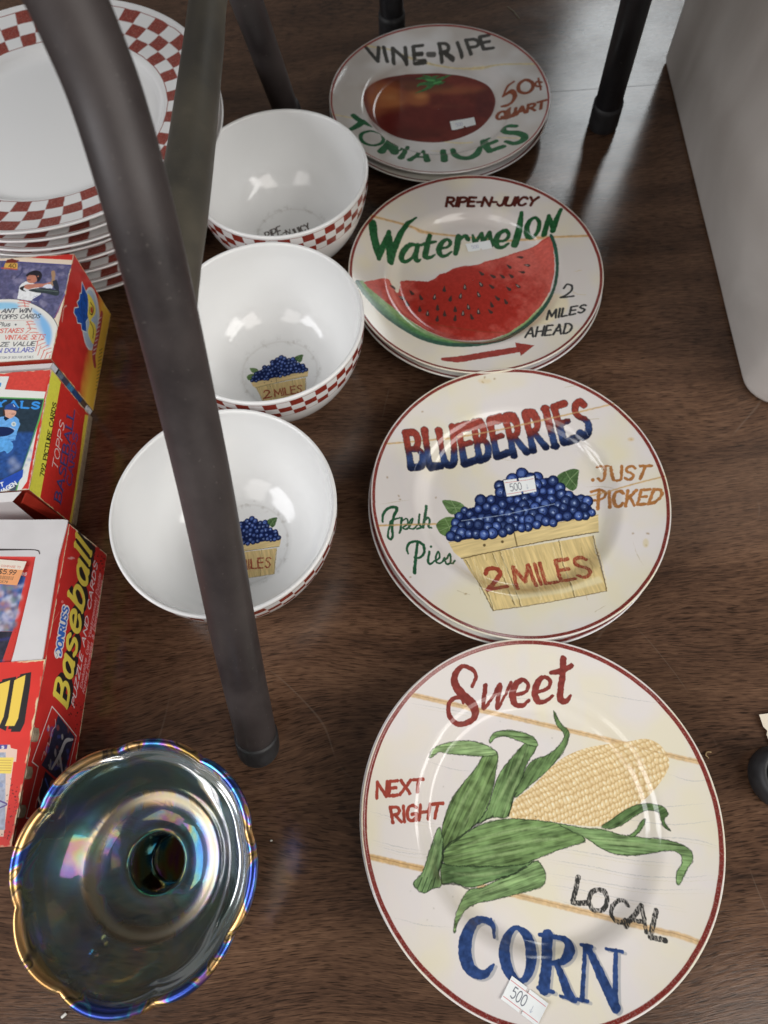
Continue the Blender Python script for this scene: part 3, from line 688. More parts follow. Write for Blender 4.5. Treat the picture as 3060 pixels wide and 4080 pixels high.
# ---------------------------------------------------------------- blueberry plate
def art_blue(cv):
    cv.view = (1400, 1400, 0.84388)
    cream(cv, 0.55, 2)
    board(cv, [(155, 437), (300, 425), (500, 405), (700, 370), (900, 325), (1080, 285), (1240, 247)], 6, 0.8)
    board(cv, [(120, 823), (260, 818), (400, 815)], 7, 0.95)
    board(cv, [(1090, 690), (1200, 665), (1350, 622), (1480, 590)], 5, 0.9)
    cv.line([(980, 430), (1120, 395)], 8, (206, 190, 150), 0.6, soft=2)
    for p in ([(135, 722), (200, 712), (280, 700)], [(590, 490), (680, 505), (780, 520)], [(1100, 640), (1200, 640), (1270, 660)], [(500, 1130), (560, 1150)], [(1330, 900), (1350, 960), (1380, 1010)], [(1200, 1200), (1150, 1230)], [(1010, 170), (1060, 160)], [(1120, 320), (1170, 318)]): grainline(cv, p, 3.5, (176, 160, 128), 0.7)
    speck(cv, [(225, 682), (335, 285), (170, 595), (630, 125), (620, 145), (675, 130), (1320, 415), (1390, 915), (1400, 860), (1330, 860), (280, 1065), (540, 1145), (400, 690), (230, 700)], (150, 118, 66), 5)
    cv.disc((630, 140), (34, 12), (206, 180, 130), 0.5, soft=3, rag=2); cv.disc((1320, 415), (16, 9), (200, 168, 110), 0.6, soft=2); cv.disc((1390, 905), (14, 22), (200, 180, 130), 0.6, soft=2)
    def cvf(v, X, Y):
        n = fbm(X/5, Y/5, 3)[..., None]; v = (v+0.10*(fbm(X/9, Y/9+30, 2)-0.5))[..., None]
        r_, m_, b_, d_ = cv.C((140, 58, 46)), cv.C((74, 40, 44)), cv.C((50, 68, 108)), cv.C((28, 36, 62))
        t = np.clip((v-0.42)/0.22, 0, 1); c = m_*(1-t)+r_*t
        t = np.clip((v-0.32)/0.16, 0, 1); c = b_*(1-t)+c*t
        t = np.clip((v-0.02)/0.16, 0, 1); c = d_*(1-t)+c*t
        return c*(0.62+0.85*n)
    LET = [('B', (282, 548), (348, 545), (256, 384), (318, 378)), ('L', (370, 545), (422, 540), (345, 372), (388, 366)), ('U', (440, 540), (490, 536), (412, 374), (478, 358)),
           ('E', (535, 532), (592, 512), (505, 360), (556, 350)), ('B', (606, 515), (656, 500), (578, 345), (626, 334)), ('E', (688, 498), (740, 478), (654, 330), (702, 318)),
           ('R', (768, 492), (828, 476), (728, 314), (774, 302)), ('R', (858, 468), (918, 452), (822, 294), (868, 282)), ('I', (956, 450), (968, 448), (908, 270), (920, 268)),
           ('E', (1004, 432), (1062, 412), (956, 262), (1006, 246)), ('S', (1080, 408), (1130, 388), (1045, 250), (1094, 228))]
    for ch, bl, br, tl, tr in LET:
        text(cv, ch, bl, br, tl, tr, 25, (40, 30, 40), wend=0.30, grow=1.6, rag=1.2, serif=0.06, alpha=0.85)
    for ch, bl, br, tl, tr in LET:
        text(cv, ch, bl, br, tl, tr, 25, None, wend=0.30, colv=cvf, rag=1.2, serif=0.06)
    for a, b in (((300, 560), (325, 470)), ((285, 500), (330, 480)), ((1085, 330), (1120, 400)), ((560, 500), (580, 470)), ((880, 380), (940, 400))): cv.line([a, b], 3, (180, 184, 200), 0.4, rag=2, gaps=0.5)
    board(cv, [(500, 405), (700, 370), (900, 325), (1110, 278)], 3.5, 0.55)
    br_ = (164, 108, 56)
    kw = dict(amp=0.35, rag=1.6)
    cv.disc((1140, 607), 9, br_); text(cv, 'J', (1165, 612), (1195, 612), (1160, 545), (1200, 545), 13, br_, **kw); cv.line([(1160, 545), (1215, 542)], 11, br_, **kw)
    text(cv, 'UST', (1235, 612), (1385, 600), (1225, 545), (1415, 540), 14, br_, gap=0.2, **kw)
    cv.line([(1170, 655), (1163, 745)], 16, br_, **kw); cv.line([(1132, 664), (1172, 654), (1200, 668), (1192, 690), (1166, 702), (1140, 704)], 11, br_, **kw)
    text(cv, 'ICKED', (1218, 738), (1445, 715), (1214, 662), (1480, 648), 15, br_, gap=0.2, **kw)
    board(cv, [(1090, 690), (1200, 665), (1350, 622), (1480, 590)], 3, 0.5)
    gn = (38, 84, 56)
    kg = dict(amp=0.35, rag=0.9)
    cv.line([(148, 805), (150, 770), (172, 742), (205, 735), (215, 748), (200, 780), (192, 830), (195, 870), (185, 888), (172, 870), (182, 820), (188, 800), (230, 785)], [9, 11, 13, 14, 14, 13, 12, 11, 10, 9, 9, 9, 7], gn, **kg)
    cv.line([(238, 788), (232, 845), (226, 858)], [11, 10, 7], gn, **kg)
    cv.line([(240, 800), (262, 790), (266, 815), (244, 832), (262, 838), (282, 815), (290, 790), (278, 800), (272, 830), (292, 838), (312, 820)], 8, gn, **kg)
    cv.line([(322, 770), (318, 810), (330, 830), (310, 838)], 9, gn, **kg)
    cv.line([(354, 730), (348, 780), (338, 832)], [12, 12, 11], gn, **kg)
    cv.line([(344, 800), (362, 785), (370, 800), (364, 830), (378, 832)], 9, gn, **kg)
    cv.line([(268, 955), (262, 930), (275, 905), (308, 898), (340, 915), (342, 955), (320, 975), (298, 972)], [8, 10, 12, 13, 13, 12, 11, 9], gn, **kg)
    cv.line([(312, 905), (304, 970), (298, 1045)], [12, 13, 16], gn, **kg)
    cv.line([(368, 945), (362, 990), (372, 1004), (392, 990)], [11, 11, 10, 8], gn, **kg); cv.disc((376, 922), 6, gn)
    cv.line([(392, 990), (415, 975), (412, 945), (400, 965), (402, 995), (425, 998), (440, 975)], 9, gn, **kg)
    cv.line([(436, 990), (452, 975), (464, 956), (469, 978), (466, 1000), (450, 1004), (445, 993)], 9, gn, **kg); cv.line([(466, 1000), (478, 1001), (488, 987)], 8, gn, **kg)
    board(cv, [(120, 823), (260, 818), (400, 815)], 4, 0.5)
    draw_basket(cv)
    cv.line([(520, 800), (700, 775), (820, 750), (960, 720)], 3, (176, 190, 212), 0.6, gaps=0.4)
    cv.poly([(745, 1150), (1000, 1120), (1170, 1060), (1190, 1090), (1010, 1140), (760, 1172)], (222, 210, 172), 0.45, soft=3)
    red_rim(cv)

# ---------------------------------------------------------------- watermelon plate
def art_melon(cv):
    cv.view = (1300, 650, 0.72333)
    cream(cv, 0.5, 3)
    board(cv, [(245, 290), (400, 330), (480, 355), (540, 380), (700, 400), (850, 415), (1000, 428), (1200, 410), (1440, 400)], 9, 0.85)
    for p in ([(1360, 600), (1400, 590)], [(1330, 690), (1380, 720)], [(1350, 720), (1420, 725)], [(1280, 730), (1200, 740)], [(1300, 790), (1200, 810)], [(1380, 880), (1300, 900), (1180, 880)]): grainline(cv, p+[(p[-1][0]+8, p[-1][1]+2)], 4, (190, 170, 130), 0.8)
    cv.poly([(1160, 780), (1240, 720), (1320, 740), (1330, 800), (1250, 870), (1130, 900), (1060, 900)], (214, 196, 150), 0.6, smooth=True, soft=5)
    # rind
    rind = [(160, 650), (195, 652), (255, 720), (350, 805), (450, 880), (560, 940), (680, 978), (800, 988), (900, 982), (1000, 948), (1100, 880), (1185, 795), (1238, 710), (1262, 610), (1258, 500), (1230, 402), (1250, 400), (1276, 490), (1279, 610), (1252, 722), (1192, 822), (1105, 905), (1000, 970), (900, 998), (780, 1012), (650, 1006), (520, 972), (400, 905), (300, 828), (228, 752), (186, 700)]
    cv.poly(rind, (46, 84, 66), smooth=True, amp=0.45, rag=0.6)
    cv.line([(196, 655), (255, 722), (350, 808), (450, 882), (560, 940), (680, 977), (800, 986), (905, 978), (1000, 942), (1100, 875), (1188, 790)], [18, 34, 40, 38, 34, 26, 18, 12, 10, 10, 6], (118, 152, 84), 0.9, amp=0.35, soft=2, rag=1)
    cv.line([(180, 672), (240, 742), (340, 830), (450, 905), (560, 957), (690, 988)], [6, 20, 24, 22, 16, 8], (64, 116, 66), 0.8, soft=2, amp=0.4)
    flesh = [(205, 656), (300, 635), (345, 640), (362, 672), (385, 712), (396, 716), (404, 690), (408, 652), (440, 645), (480, 648), (560, 652), (598, 637), (622, 612), (660, 604), (700, 580), (742, 570), (790, 566), (835, 560), (880, 540), (962, 522), (1050, 490), (1130, 466), (1172, 438), (1228, 404), (1246, 440), (1256, 520), (1256, 610), (1232, 706), (1178, 792), (1098, 872), (1000, 938), (900, 972), (790, 978), (680, 966), (560, 924), (440, 852), (330, 765), (250, 700)]
    P = cv.T([(760, 760)])[0]
    def fl(X, Y):
        n = fbm(X/26, Y/26, 4)[..., None]; n2 = fbm(X/7, Y/7, 2)[..., None]
        c0, c1 = cv.C((156, 42, 30)), cv.C((190, 88, 74))
        d = np.hypot(X-P[0], (Y-P[1])*1.3)/(cv.w*0.3)
        t = np.clip((d[..., None]-0.62)*1.8+(n-0.5)*1.3, 0, 1)
        return (c0*(1-t)+c1*t)*(0.84+0.35*n2)
    cv.poly(flesh, None, smooth=False, colfn=fl, rag=1.0)
    cv.line([(330, 640), (350, 690), (400, 780), (470, 850), (560, 915)], [10, 24, 26, 20, 8], (214, 118, 100), 0.55, soft=4)
    cv.line([(560, 882), (700, 905), (840, 925), (980, 935)], 6, (128, 60, 36), 0.6, rag=1, soft=1)
    cv.line([(412, 650), (560, 655), (600, 638), (660, 604), (745, 570), (835, 560), (962, 522), (1130, 466), (1225, 410)], 3, (150, 40, 30), 0.7, rag=1)
    seeds = [(468, 712, -40), (520, 738, -25), (597, 735, 10), (650, 692, 5), (763, 680, 0), (740, 730, 10), (684, 745, 15), (515, 803, 0), (558, 825, 5), (613, 795, 0), (652, 828, 0), (710, 803, 0), (710, 852, 5), (611, 855, 5), (753, 825, 5), (782, 790, -10), (838, 722, -25), (850, 665, -30), (838, 815, -5), (800, 845, -20), (908, 678, -50), (852, 605, -50), (915, 622, -60), (967, 622, -50), (1005, 568, -50), (1065, 518, -85), (1103, 562, -80), (1075, 600, -80), (1017, 620, -50), (1003, 690, -50), (1053, 675, -50), (940, 742, -45), (988, 762, -30), (910, 778, -20), (902, 815, -45), (412, 740, -60), (445, 772, -20), (362, 680, -60)]
    for x, y, an in seeds:
        a = math.radians(an); dx, dy = math.sin(a), -math.cos(a)
        cv.line([(x+dx*15, y+dy*15), (x, y), (x-dx*10, y-dy*10)], [3, 11, 15], (60, 52, 46), 0.95, rag=0.8)
        if (x*7+y) % 3 == 0: cv.line([(x+dx*4, y+dy*4), (x-dx*8, y-dy*8)], 4, (176, 160, 148), 0.7)
    g = (36, 86, 48); kw = dict(amp=0.5, rag=0.9)
    cv.line([(254, 330), (262, 400), (278, 470), (290, 528), (318, 450), (346, 375), (346, 450), (352, 545), (372, 470), (410, 385), (450, 330), (496, 300)], [34, 32, 30, 16, 24, 16, 28, 24, 26, 24, 20, 8], g, smooth=False, **kw)
    cv.line([(290, 500), (346, 400), (352, 520)], [26, 20, 28], g, **kw)
    cv.line([(502, 452), (460, 452), (424, 490), (414, 530), (440, 542), (478, 515), (505, 458)], [14, 16, 20, 24, 18, 14, 14], g, **kw); cv.line([(505, 452), (492, 510), (500, 538), (520, 530)], [20, 22, 20, 8], g, **kw)
    cv.line([(570, 400), (552, 470), (546, 515), (570, 520), (598, 505)], [20, 24, 24, 18, 8], g, **kw); cv.line([(520, 452), (560, 440), (602, 432)], [14, 20, 12], g, **kw)
    cv.line([(625, 470), (668, 462), (684, 438), (665, 420), (636, 440), (620, 480), (634, 510), (662, 508), (690, 488)], [14, 14, 16, 16, 22, 24, 20, 15, 9], g, **kw)
    cv.line([(728, 402), (722, 450), (712, 500)], [24, 26, 20], g, **kw); cv.line([(726, 440), (745, 412), (768, 400), (780, 420)], [14, 16, 18, 22], g, **kw)
    cv.line([(806, 396), (814, 425), (820, 444), (838, 412), (856, 386), (860, 415), (866, 440), (880, 410), (900, 380), (904, 420), (912, 455)], [10, 18, 16, 14, 16, 20, 18, 14, 16, 20, 14], g, smooth=False, **kw)
    cv.line([(940, 432), (985, 425), (1006, 395), (988, 372), (952, 390), (934, 430), (945, 462), (975, 462), (1004, 442)], [14, 14, 16, 18, 22, 26, 22, 16, 10], g, **kw)
    cv.line([(1076, 272), (1066, 340), (1054, 400), (1036, 452)], [16, 26, 30, 30], g, **kw)
    cv.line([(1150, 300), (1118, 322), (1104, 365), (1112, 400), (1138, 408), (1165, 375), (1172, 325), (1150, 300)], [14, 20, 24, 20, 14, 18, 18, 14], g, **kw)
    cv.line([(1200, 392), (1214, 340), (1226, 288)], [24, 22, 14], g, smooth=False, **kw); cv.line([(1226, 290), (1240, 330), (1250, 372)], [14, 22, 16], g, smooth=False, **kw); cv.line([(1248, 372), (1268, 310), (1292, 256)], [24, 22, 16], g, smooth=False, **kw)
    text(cv, 'RIPE-N-JUICY', (660, 238), (1148, 232), (668, 190), (1168, 188), 12, (84, 38, 30), amp=0.3, rag=0.8, slant=0.02)
    gk = (56, 56, 54); kt = dict(rag=0.8, amp=0.3)
    cv.line([(1308, 690), (1325, 668), (1352, 675), (1352, 700), (1325, 725), (1290, 740), (1320, 738), (1362, 732)], 9, gk, **kt)
    text(cv, 'MILES', (1215, 862), (1420, 820), (1222, 812), (1435, 778), 9.5, gk, gap=0.2, **kt)
    text(cv, 'AHEAD', (1096, 960), (1345, 935), (1108, 908), (1358, 880), 9.5, gk, gap=0.2, **kt)
    ar = (142, 54, 44)
    cv.line([(645, 1080), (720, 1082), (900, 1052), (1065, 1025)], [20, 34, 34, 32], ar, smooth=False, amp=0.25, rag=1)
    cv.poly([(1042, 988), (1146, 1004), (1072, 1062), (1066, 1040), (1046, 1010)], ar, amp=0.25, rag=0.6)
    red_rim(cv)

# ---------------------------------------------------------------- tomato plate
def art_tomato(cv):
    V1 = (1200, 0, 0.66305); V5 = (1300, 400, 0.36166)
    cv.view = V1
    cream(cv, 0.6, 6)
    board(cv, [(385, 272), (450, 285), (540, 300), (660, 350), (800, 390), (950, 412), (1080, 408), (1200, 388), (1410, 383)], 5, 0.8)
    board(cv, [(180, 685), (260, 700), (320, 712)], 5, 0.7); board(cv, [(860, 850), (950, 860), (1030, 855)], 5, 0.7); board(cv, [(1180, 825), (1330, 830)], 5, 0.6); board(cv, [(780, 905), (860, 912)], 3, 0.4)
    tom = [(374, 600), (384, 548), (425, 505), (500, 470), (600, 452), (640, 446), (700, 444), (820, 440), (880, 446), (960, 455), (1060, 482), (1130, 522), (1165, 590), (1160, 650), (1130, 712), (1060, 780), (950, 830), (830, 855), (700, 850), (580, 825), (480, 772), (408, 700)]
    def tf(X, Y):
        n = fbm(X/24, Y/24, 4)[..., None]
        return cv.C((90, 34, 25))*(0.65+0.7*n)
    cv.poly(tom, None, smooth=True, colfn=tf)
    for c0, rr, c, al in (((520, 590), (120, 62), (160, 100, 50), 0.75), ((480, 540), (70, 38), (150, 84, 40), 0.6), ((700, 590), (70, 50), (146, 84, 40), 0.65), ((880, 545), (120, 22), (122, 64, 34), 0.55), ((1000, 520), (100, 22), (116, 52, 36), 0.5), ((450, 650), (30, 70), (138, 74, 38), 0.6), ((430, 540), (26, 26), (120, 80, 80), 0.5), ((520, 580), (50, 22), (164, 116, 66), 0.5), ((720, 575), (38, 18), (168, 112, 56), 0.55), ((545, 720), (60, 60), (80, 22, 18), 0.5), ((900, 640), (110, 7), (116, 66, 40), 0.5), ((600, 530), (240, 50), (120, 72, 38), 0.4), ((960, 540), (160, 22), (128, 72, 40), 0.45), ((470, 620), (60, 80), (136, 80, 40), 0.45), ((640, 480), (90, 22), (66, 34, 26), 0.6), ((610, 560), (22, 60), (96, 44, 34), 0.6), ((930, 700), (150, 80), (72, 20, 20), 0.5), ((1100, 620), (60, 90), (60, 22, 24), 0.5), ((640, 720), (240, 90), (84, 24, 18), 0.45), ((520, 600), (150, 80), (120, 62, 32), 0.35), ((760, 520), (160, 30), (58, 40, 26), 0.4), ((700, 800), (180, 30), (62, 22, 16), 0.5)):
        cv.disc(c0, rr, c, al, soft=9, rag=2)
    for pts in ([(795, 495), (740, 470), (690, 475)], [(795, 495), (850, 468), (900, 450)], [(795, 495), (760, 530), (690, 560)], [(795, 495), (770, 465), (730, 452)], [(795, 495), (830, 500), (865, 490)], [(795, 490), (800, 465), (830, 455)], [(790, 500), (720, 505), (700, 520)]):
        cv.line(pts, [26, 16, 4], (46, 92, 46), 0.95, amp=0.5, rag=1.5)
    for pts in ([(760, 480), (800, 485)], [(800, 500), (840, 490)]): cv.line(pts, 8, (66, 134, 66), 0.9, soft=1)
    tom_in = tom
    gk = (62, 60, 54); kw = dict(rag=0.8, amp=0.2)
    text(cv, 'VI', (430, 368), (520, 370), (392, 288), (500, 284), 15, gk, gap=0.22, **kw)
    text(cv, 'N', (556, 378), (632, 378), (550, 290), (625, 285), 15, gk, **kw)
    text(cv, 'E', (682, 376), (745, 372), (672, 280), (730, 272), 15, gk, **kw)
    cv.line([(762, 326), (800, 326)], 15, gk, 0.9)
    text(cv, 'R', (846, 370), (912, 356), (828, 262), (885, 258), 15, gk, **kw)
    text(cv, 'I', (962, 338), (970, 338), (935, 255), (942, 255), 15, gk, **kw)
    text(cv, 'P', (1020, 325), (1088, 320), (990, 240), (1058, 232), 15, gk, **kw)
    text(cv, 'E', (1096, 296), (1152, 288), (1072, 222), (1130, 210), 15, gk, **kw)
    rd = (112, 58, 34)
    cv.line([(1278, 490), (1240, 520), (1214, 578)], [9, 12, 10], rd, **kw); cv.line([(1214, 578), (1262, 548), (1285, 572), (1270, 610), (1240, 632), (1206, 640)], [9, 14, 15, 14, 12, 10], rd, **kw)
    cv.line([(1350, 480), (1310, 505), (1308, 545), (1345, 560), (1385, 540), (1390, 500), (1350, 480)], 15, rd, **kw)
    cv.line([(1445, 495), (1415, 492), (1408, 515), (1440, 520)], 10, rd, **kw); cv.line([(1425, 470), (1440, 540)], 8, rd, **kw)
    text(cv, 'QUART', (1172, 722), (1462, 648), (1180, 678), (1470, 602), 13, rd, gap=0.14, **kw)
    gn = (34, 80, 48); kg = dict(rag=0.8, amp=0.4)
    cv.view = V5
    cv.line([(302, 168), (360, 215), (430, 250), (495, 290)], [44, 48, 40, 14], gn, **kg); cv.line([(400, 235), (350, 275), (275, 318)], [50, 46, 34], gn, **kg)
    cv.line([(505, 338), (400, 362), (380, 420), (430, 475), (530, 495), (620, 460), (615, 390), (505, 338)], [20, 26, 30, 28, 24, 28, 26, 20], gn, **kg)
    cv.line([(690, 455), (655, 505), (608, 562)], [26, 34, 44], gn, smooth=False, **kg); cv.line([(700, 452), (725, 510), (752, 572)], [22, 38, 26], gn, smooth=False, **kg); cv.line([(752, 574), (820, 545), (895, 512)], [20, 18, 20], gn, smooth=False, **kg); cv.line([(895, 515), (862, 575), (822, 632)], [30, 36, 46], gn, smooth=False, **kg)
    cv.line([(1068, 560), (1000, 605), (920, 655)], [22, 32, 40], gn, smooth=False, **kg); cv.line([(1070, 560), (1098, 610), (1112, 660)], [26, 40, 50], gn, smooth=False, **kg); cv.line([(1000, 622), (1080, 625)], 22, gn, **kg)
    cv.line([(1288, 560), (1300, 660)], [44, 52], gn, **kg)
    cv.view = V1
    cv.line([(912, 902), (925, 930), (960, 948), (1010, 948), (1055, 925), (1078, 880)], [22, 26, 26, 26, 28, 20], gn, **kg)
    cv.line([(1096, 850), (1112, 880), (1132, 908)], [26, 28, 26], gn, **kg); cv.line([(1128, 908), (1215, 880)], 24, gn, **kg); cv.line([(1112, 870), (1172, 848)], 20, gn, **kg); cv.line([(1092, 850), (1130, 832)], 16, gn, **kg)
    cv.line([(1290, 758), (1240, 758), (1214, 775), (1232, 795), (1300, 800), (1342, 818), (1330, 845), (1280, 862), (1232, 850)], [20, 22, 24, 26, 30, 30, 28, 24, 18], gn, **kg)
    red_rim(cv, r0=102.2, r1=103.7)

STACKS = {'corn': (78.7, -16.6), 'blue': (96.2, 191.5), 'melon': (89.2, 398.1), 'tomato': (80.3, 611.8)}
Z0 = 7.0
ARTS = {'corn': (art_corn, 1024, (207, 201, 194), 'cream plate with a husked ear of corn and Sweet CORN lettering'),
        'blue': (art_blue, 1024, (208, 201, 196), 'cream plate with a basket of blueberries and BLUEBERRIES lettering'),
        'melon': (art_melon, 900, (200, 195, 188), 'cream plate with a bitten watermelon slice and a red arrow'),
        'tomato': (art_tomato, 800, (162, 157, 148), 'cream plate with a large dark red tomato and TOMATOES lettering')}
TOPPLATE = {}; CANV = {}
BGC = {'corn': (205, 194, 184), 'blue': (206, 195, 189), 'melon': (198, 189, 178), 'tomato': (158, 149, 136)}
for key, (fn, N, wh, lab) in ARTS.items():
    cx, cy = STACKS[key]
    cv = Canvas(N, N, BGC[key], plate_map(cx, cy, Z0, N), wh)
    cv.wm = {'corn': 1.06, 'blue': 1.08, 'melon': 1.36, 'tomato': 1.55}[key]; fn(cv); CANV[key] = cv
    TOPPLATE[key] = make_plate(cx, cy, Z0, glaze(key+'_print', cv.image(key+'_print')), lab, 'top plates of the four fruit and vegetable stacks')
LOW = {'corn': (-1.2, 0.3, 'lower cream plate under the sweet corn plate, only its rim edge showing'),
       'blue': (-2.2, -3.0, 'lower cream plate under the blueberry plate, rim showing at the lower left'),
       'melon': (0.8, -1.5, 'lower cream plate under the watermelon plate, red rim line showing below'),
       'tomato': (-0.5, -2.5, 'lower cream plate under the tomato plate, red rim line showing below')}
for key, (dx, dy, lab) in LOW.items():
    cx, cy = STACKS[key]
    make_plate(cx+dx, cy+dy, 0.0, M_RIMONLY, lab, 'lower plates of the four fruit and vegetable stacks', 1.0)

# price stickers: small paper rectangles bent onto the glaze, one part of each top plate
def sticker(key, view, quad, txt, faded=0.0, notch=True):
    cx, cy = STACKS[key]
    f = plate_map(cx, cy, Z0, 1.0)
    q = np.array(quad, float)
    nx, ny = 14, 6
    V = []; U = []; Fc = []
    for j in range(ny+1):
        for i in range(nx+1):
            u, v = i/nx, j/ny
            p = (1-v)*((1-u)*q[3]+u*q[2])+v*((1-u)*q[0]+u*q[1])     # v=1 at the top edge
            L = f(view[0]+view[2]*p[0], view[1]+view[2]*p[1])
            x, y = (L[0]-0.5)*2*PR, (L[1]-0.5)*2*PR
            V.append((x, y, plate_z(math.hypot(x, y))+0.45+(0.9 if key in ('corn', 'blue') else 0.3)*(max(0, u-0.72)/0.28)**2*(0.4+v)+0.6*(max(0, 0.2-u)/0.2)**2*(1-v))); U.append((u, v))
    for j in range(ny):
        for i in range(nx):
            if (j == 0 and i == 7) or (not faded and j == ny-1 and i == 6): continue
            a = j*(nx+1)+i; Fc.append((a, a+1, a+nx+2, a+nx+1))
    cv = Canvas(240, 110, (214, 208, 214), lambda x, y: np.stack([x, y], -1), (205, 195, 188))
    if not faded:
        cv.line([(6, 92), (234, 92)], 3, (196, 96, 96), px=True, smooth=False); cv.line([(6, 16), (234, 16)], 3, (196, 96, 96), px=True, smooth=False)
        text(cv, '500', (40, 32), (130, 32), (40, 80), (130, 80), 5, (92, 92, 100))
        cv.line([(176, 30), (176, 60)], 3, (150, 150, 158), px=True); cv.line([(168, 40), (176, 28), (184, 40)], 3, (170, 170, 178), px=True, smooth=False)
    else:
        text(cv, '500', (50, 34), (115, 34), (50, 76), (115, 76), 5, (170, 166, 178))
    m = mat('sticker_paper', (0.8, 0.78, 0.8), 0.45, image=cv.image('sticker_'+key))
    mesh_obj('price_sticker', V, Fc, m, parent=TOPPLATE[key], uvs=U)
sticker('corn', (1400, 2500, .94033), [(680, 1475), (832, 1590), (785, 1688), (632, 1572)], '500')
sticker('blue', (1400, 1400, .84388), [(718, 610), (860, 592), (873, 663), (733, 688)], '500')
sticker('melon', (1300, 650, .72333), [(765, 447), (900, 428), (915, 470), (782, 492)], '500', 1)
sticker('tomato', (1200, 0, .66305), [(893, 732), (1038, 708), (1050, 752), (905, 788)], '500', 1)

# ================================================================== CHECKERED DINNER PLATES
DR = 133.8
DTOP = smooth_profile([(0, 5.5), (40, 5.5), (72, 5.8), (82, 6.6), (87, 9.4), (90, 12.4), (94, 14.0), (108, 16.0), (124, 19.6), (130, 21.4), (132, 22.6)], 5)
DLIP = [(133.0, 23.2), (133.6, 23.0), (133.8, 22.2), (133.3, 21.2)]
DUND = [(130, 19.6), (118, 14.5), (104, 10.6), (92, 8.4), (86, 4.0), (80, 2.2), (76, 0.2), (74, 0.0), (71, 0.2), (70, 2.4), (0.3, 2.4)]
dpr = np.array([q[0] for q in DTOP]+[133.8]); dpz = np.array([q[1] for q in DTOP]+[23.2])
def dplate_z(r): return np.interp(r, dpr, dpz)
def check_art(N, seed):
    cv = Canvas(N, N, (212, 209, 203), None, (206, 202, 196), 0.76)
    X, Y, r, a = polar(N, DR)
    wob = 0.9*(fbm(X/7+seed, Y/7, 2)-0.5); wa = 0.010*(fbm(X/6, Y/6+seed, 2)-0.5)
    rr = r+wob; ncol = 50
    row = (rr-93.5)/11.7; col = (a+wa+0.055*seed+row*0.012)/(2*math.pi)*ncol
    inb = (rr > 93.5) & (rr < 128.6)
    k = (np.floor(row)+np.floor(col)) % 2
    px = N/(2*DR)
    fr = np.abs(row-np.round(row))*11.7; fc = np.abs(col-np.round(col))*(2*math.pi*r/ncol)
    gap = np.clip((np.minimum(fr, fc)-0.25)*px+0.5, 0, 1)
    n = fbm(X*0.7+9, Y*0.7, 3); n2 = fbm(X*3, Y*3, 2)
    redc = cv.C((134, 58, 46))*(0.75+0.55*n[..., None])
    m = np.where(inb & (k == 0), 0.35+0.65*gap, 0)*(1-0.22*np.clip((n2-0.62)*6, 0, 1))
    ln = np.clip(0.5-(np.abs(rr-93.4)-0.35)*px, 0, 1)+np.clip(0.5-(np.abs(rr-128.7)-0.3)*px, 0, 1)
    edge = np.where(inb & (k == 1), (1-np.clip((np.minimum(fr, fc)-0.2)*px+0.5, 0, 1))*0.6, 0)
    m = np.clip(m+ln*0.8+edge, 0, 1)[..., None]
    cv.a = cv.a*(1-m)+redc*m
    return cv.image('checked_rim_%d' % seed)
M_WHITEGL = glaze('white_glaze', color=(0.76, 0.745, 0.72))
M_CHK = [glaze('checked_rim_print', check_art(1024, 0)), glaze('checked_rim_print', check_art(700, 3))]
dprof = [(0.3, 5.5)]+DTOP[1:]+DLIP+DUND
DV, DF, DU, dring = revolve(dprof, 128, R=DR)
dmid = [0 if j < len(DTOP)+len(DLIP)-2 else 1 for j in dring]
OFF = [(-242.3, 513.5), (-242.6, 519), (-243, 524.5), (-251, 529), (-251.5, 530), (-251, 530.5), (-251.5, 530), (-251, 530)]
ZT = [111, 98, 84, 70, 58, 45.5, 34.5, 24.0]
PLAB = ['topmost dinner plate of the tall checkered stack, its white well in full view', 'second dinner plate from the top of the checkered stack, rim close under the topmost',
        'third checkered dinner plate from the top, pushed out forward so its checks show', 'fourth checkered dinner plate from the top, mostly hidden behind the card box',
        'fifth checkered dinner plate from the top of the stack, seen right of the card box', 'sixth checkered dinner plate from the top of the stack',
        'checkered dinner plate second from the bottom of the tall stack', 'bottom checkered dinner plate of the tall stack, resting on the table']
me0 = None
for i, ((x, y), z) in enumerate(zip(OFF, ZT)):
    mm = M_CHK[0] if i == 0 else M_CHK[1]
    o = mesh_obj('dinner_plate', DV, DF, [mm, M_WHITEGL], loc=(x, y, z-23.2), uvs=DU, midx=dmid)
    if i > 2: o.scale = (0.965, 0.965, 1)
    o.rotation_euler.z = [0.06, 1.1, 2.3, 0.7, 3.9, 5.0, 2.9, 1.9][i]
    tag(o, PLAB[i], 'plate', 'stacked checkered dinner plates')

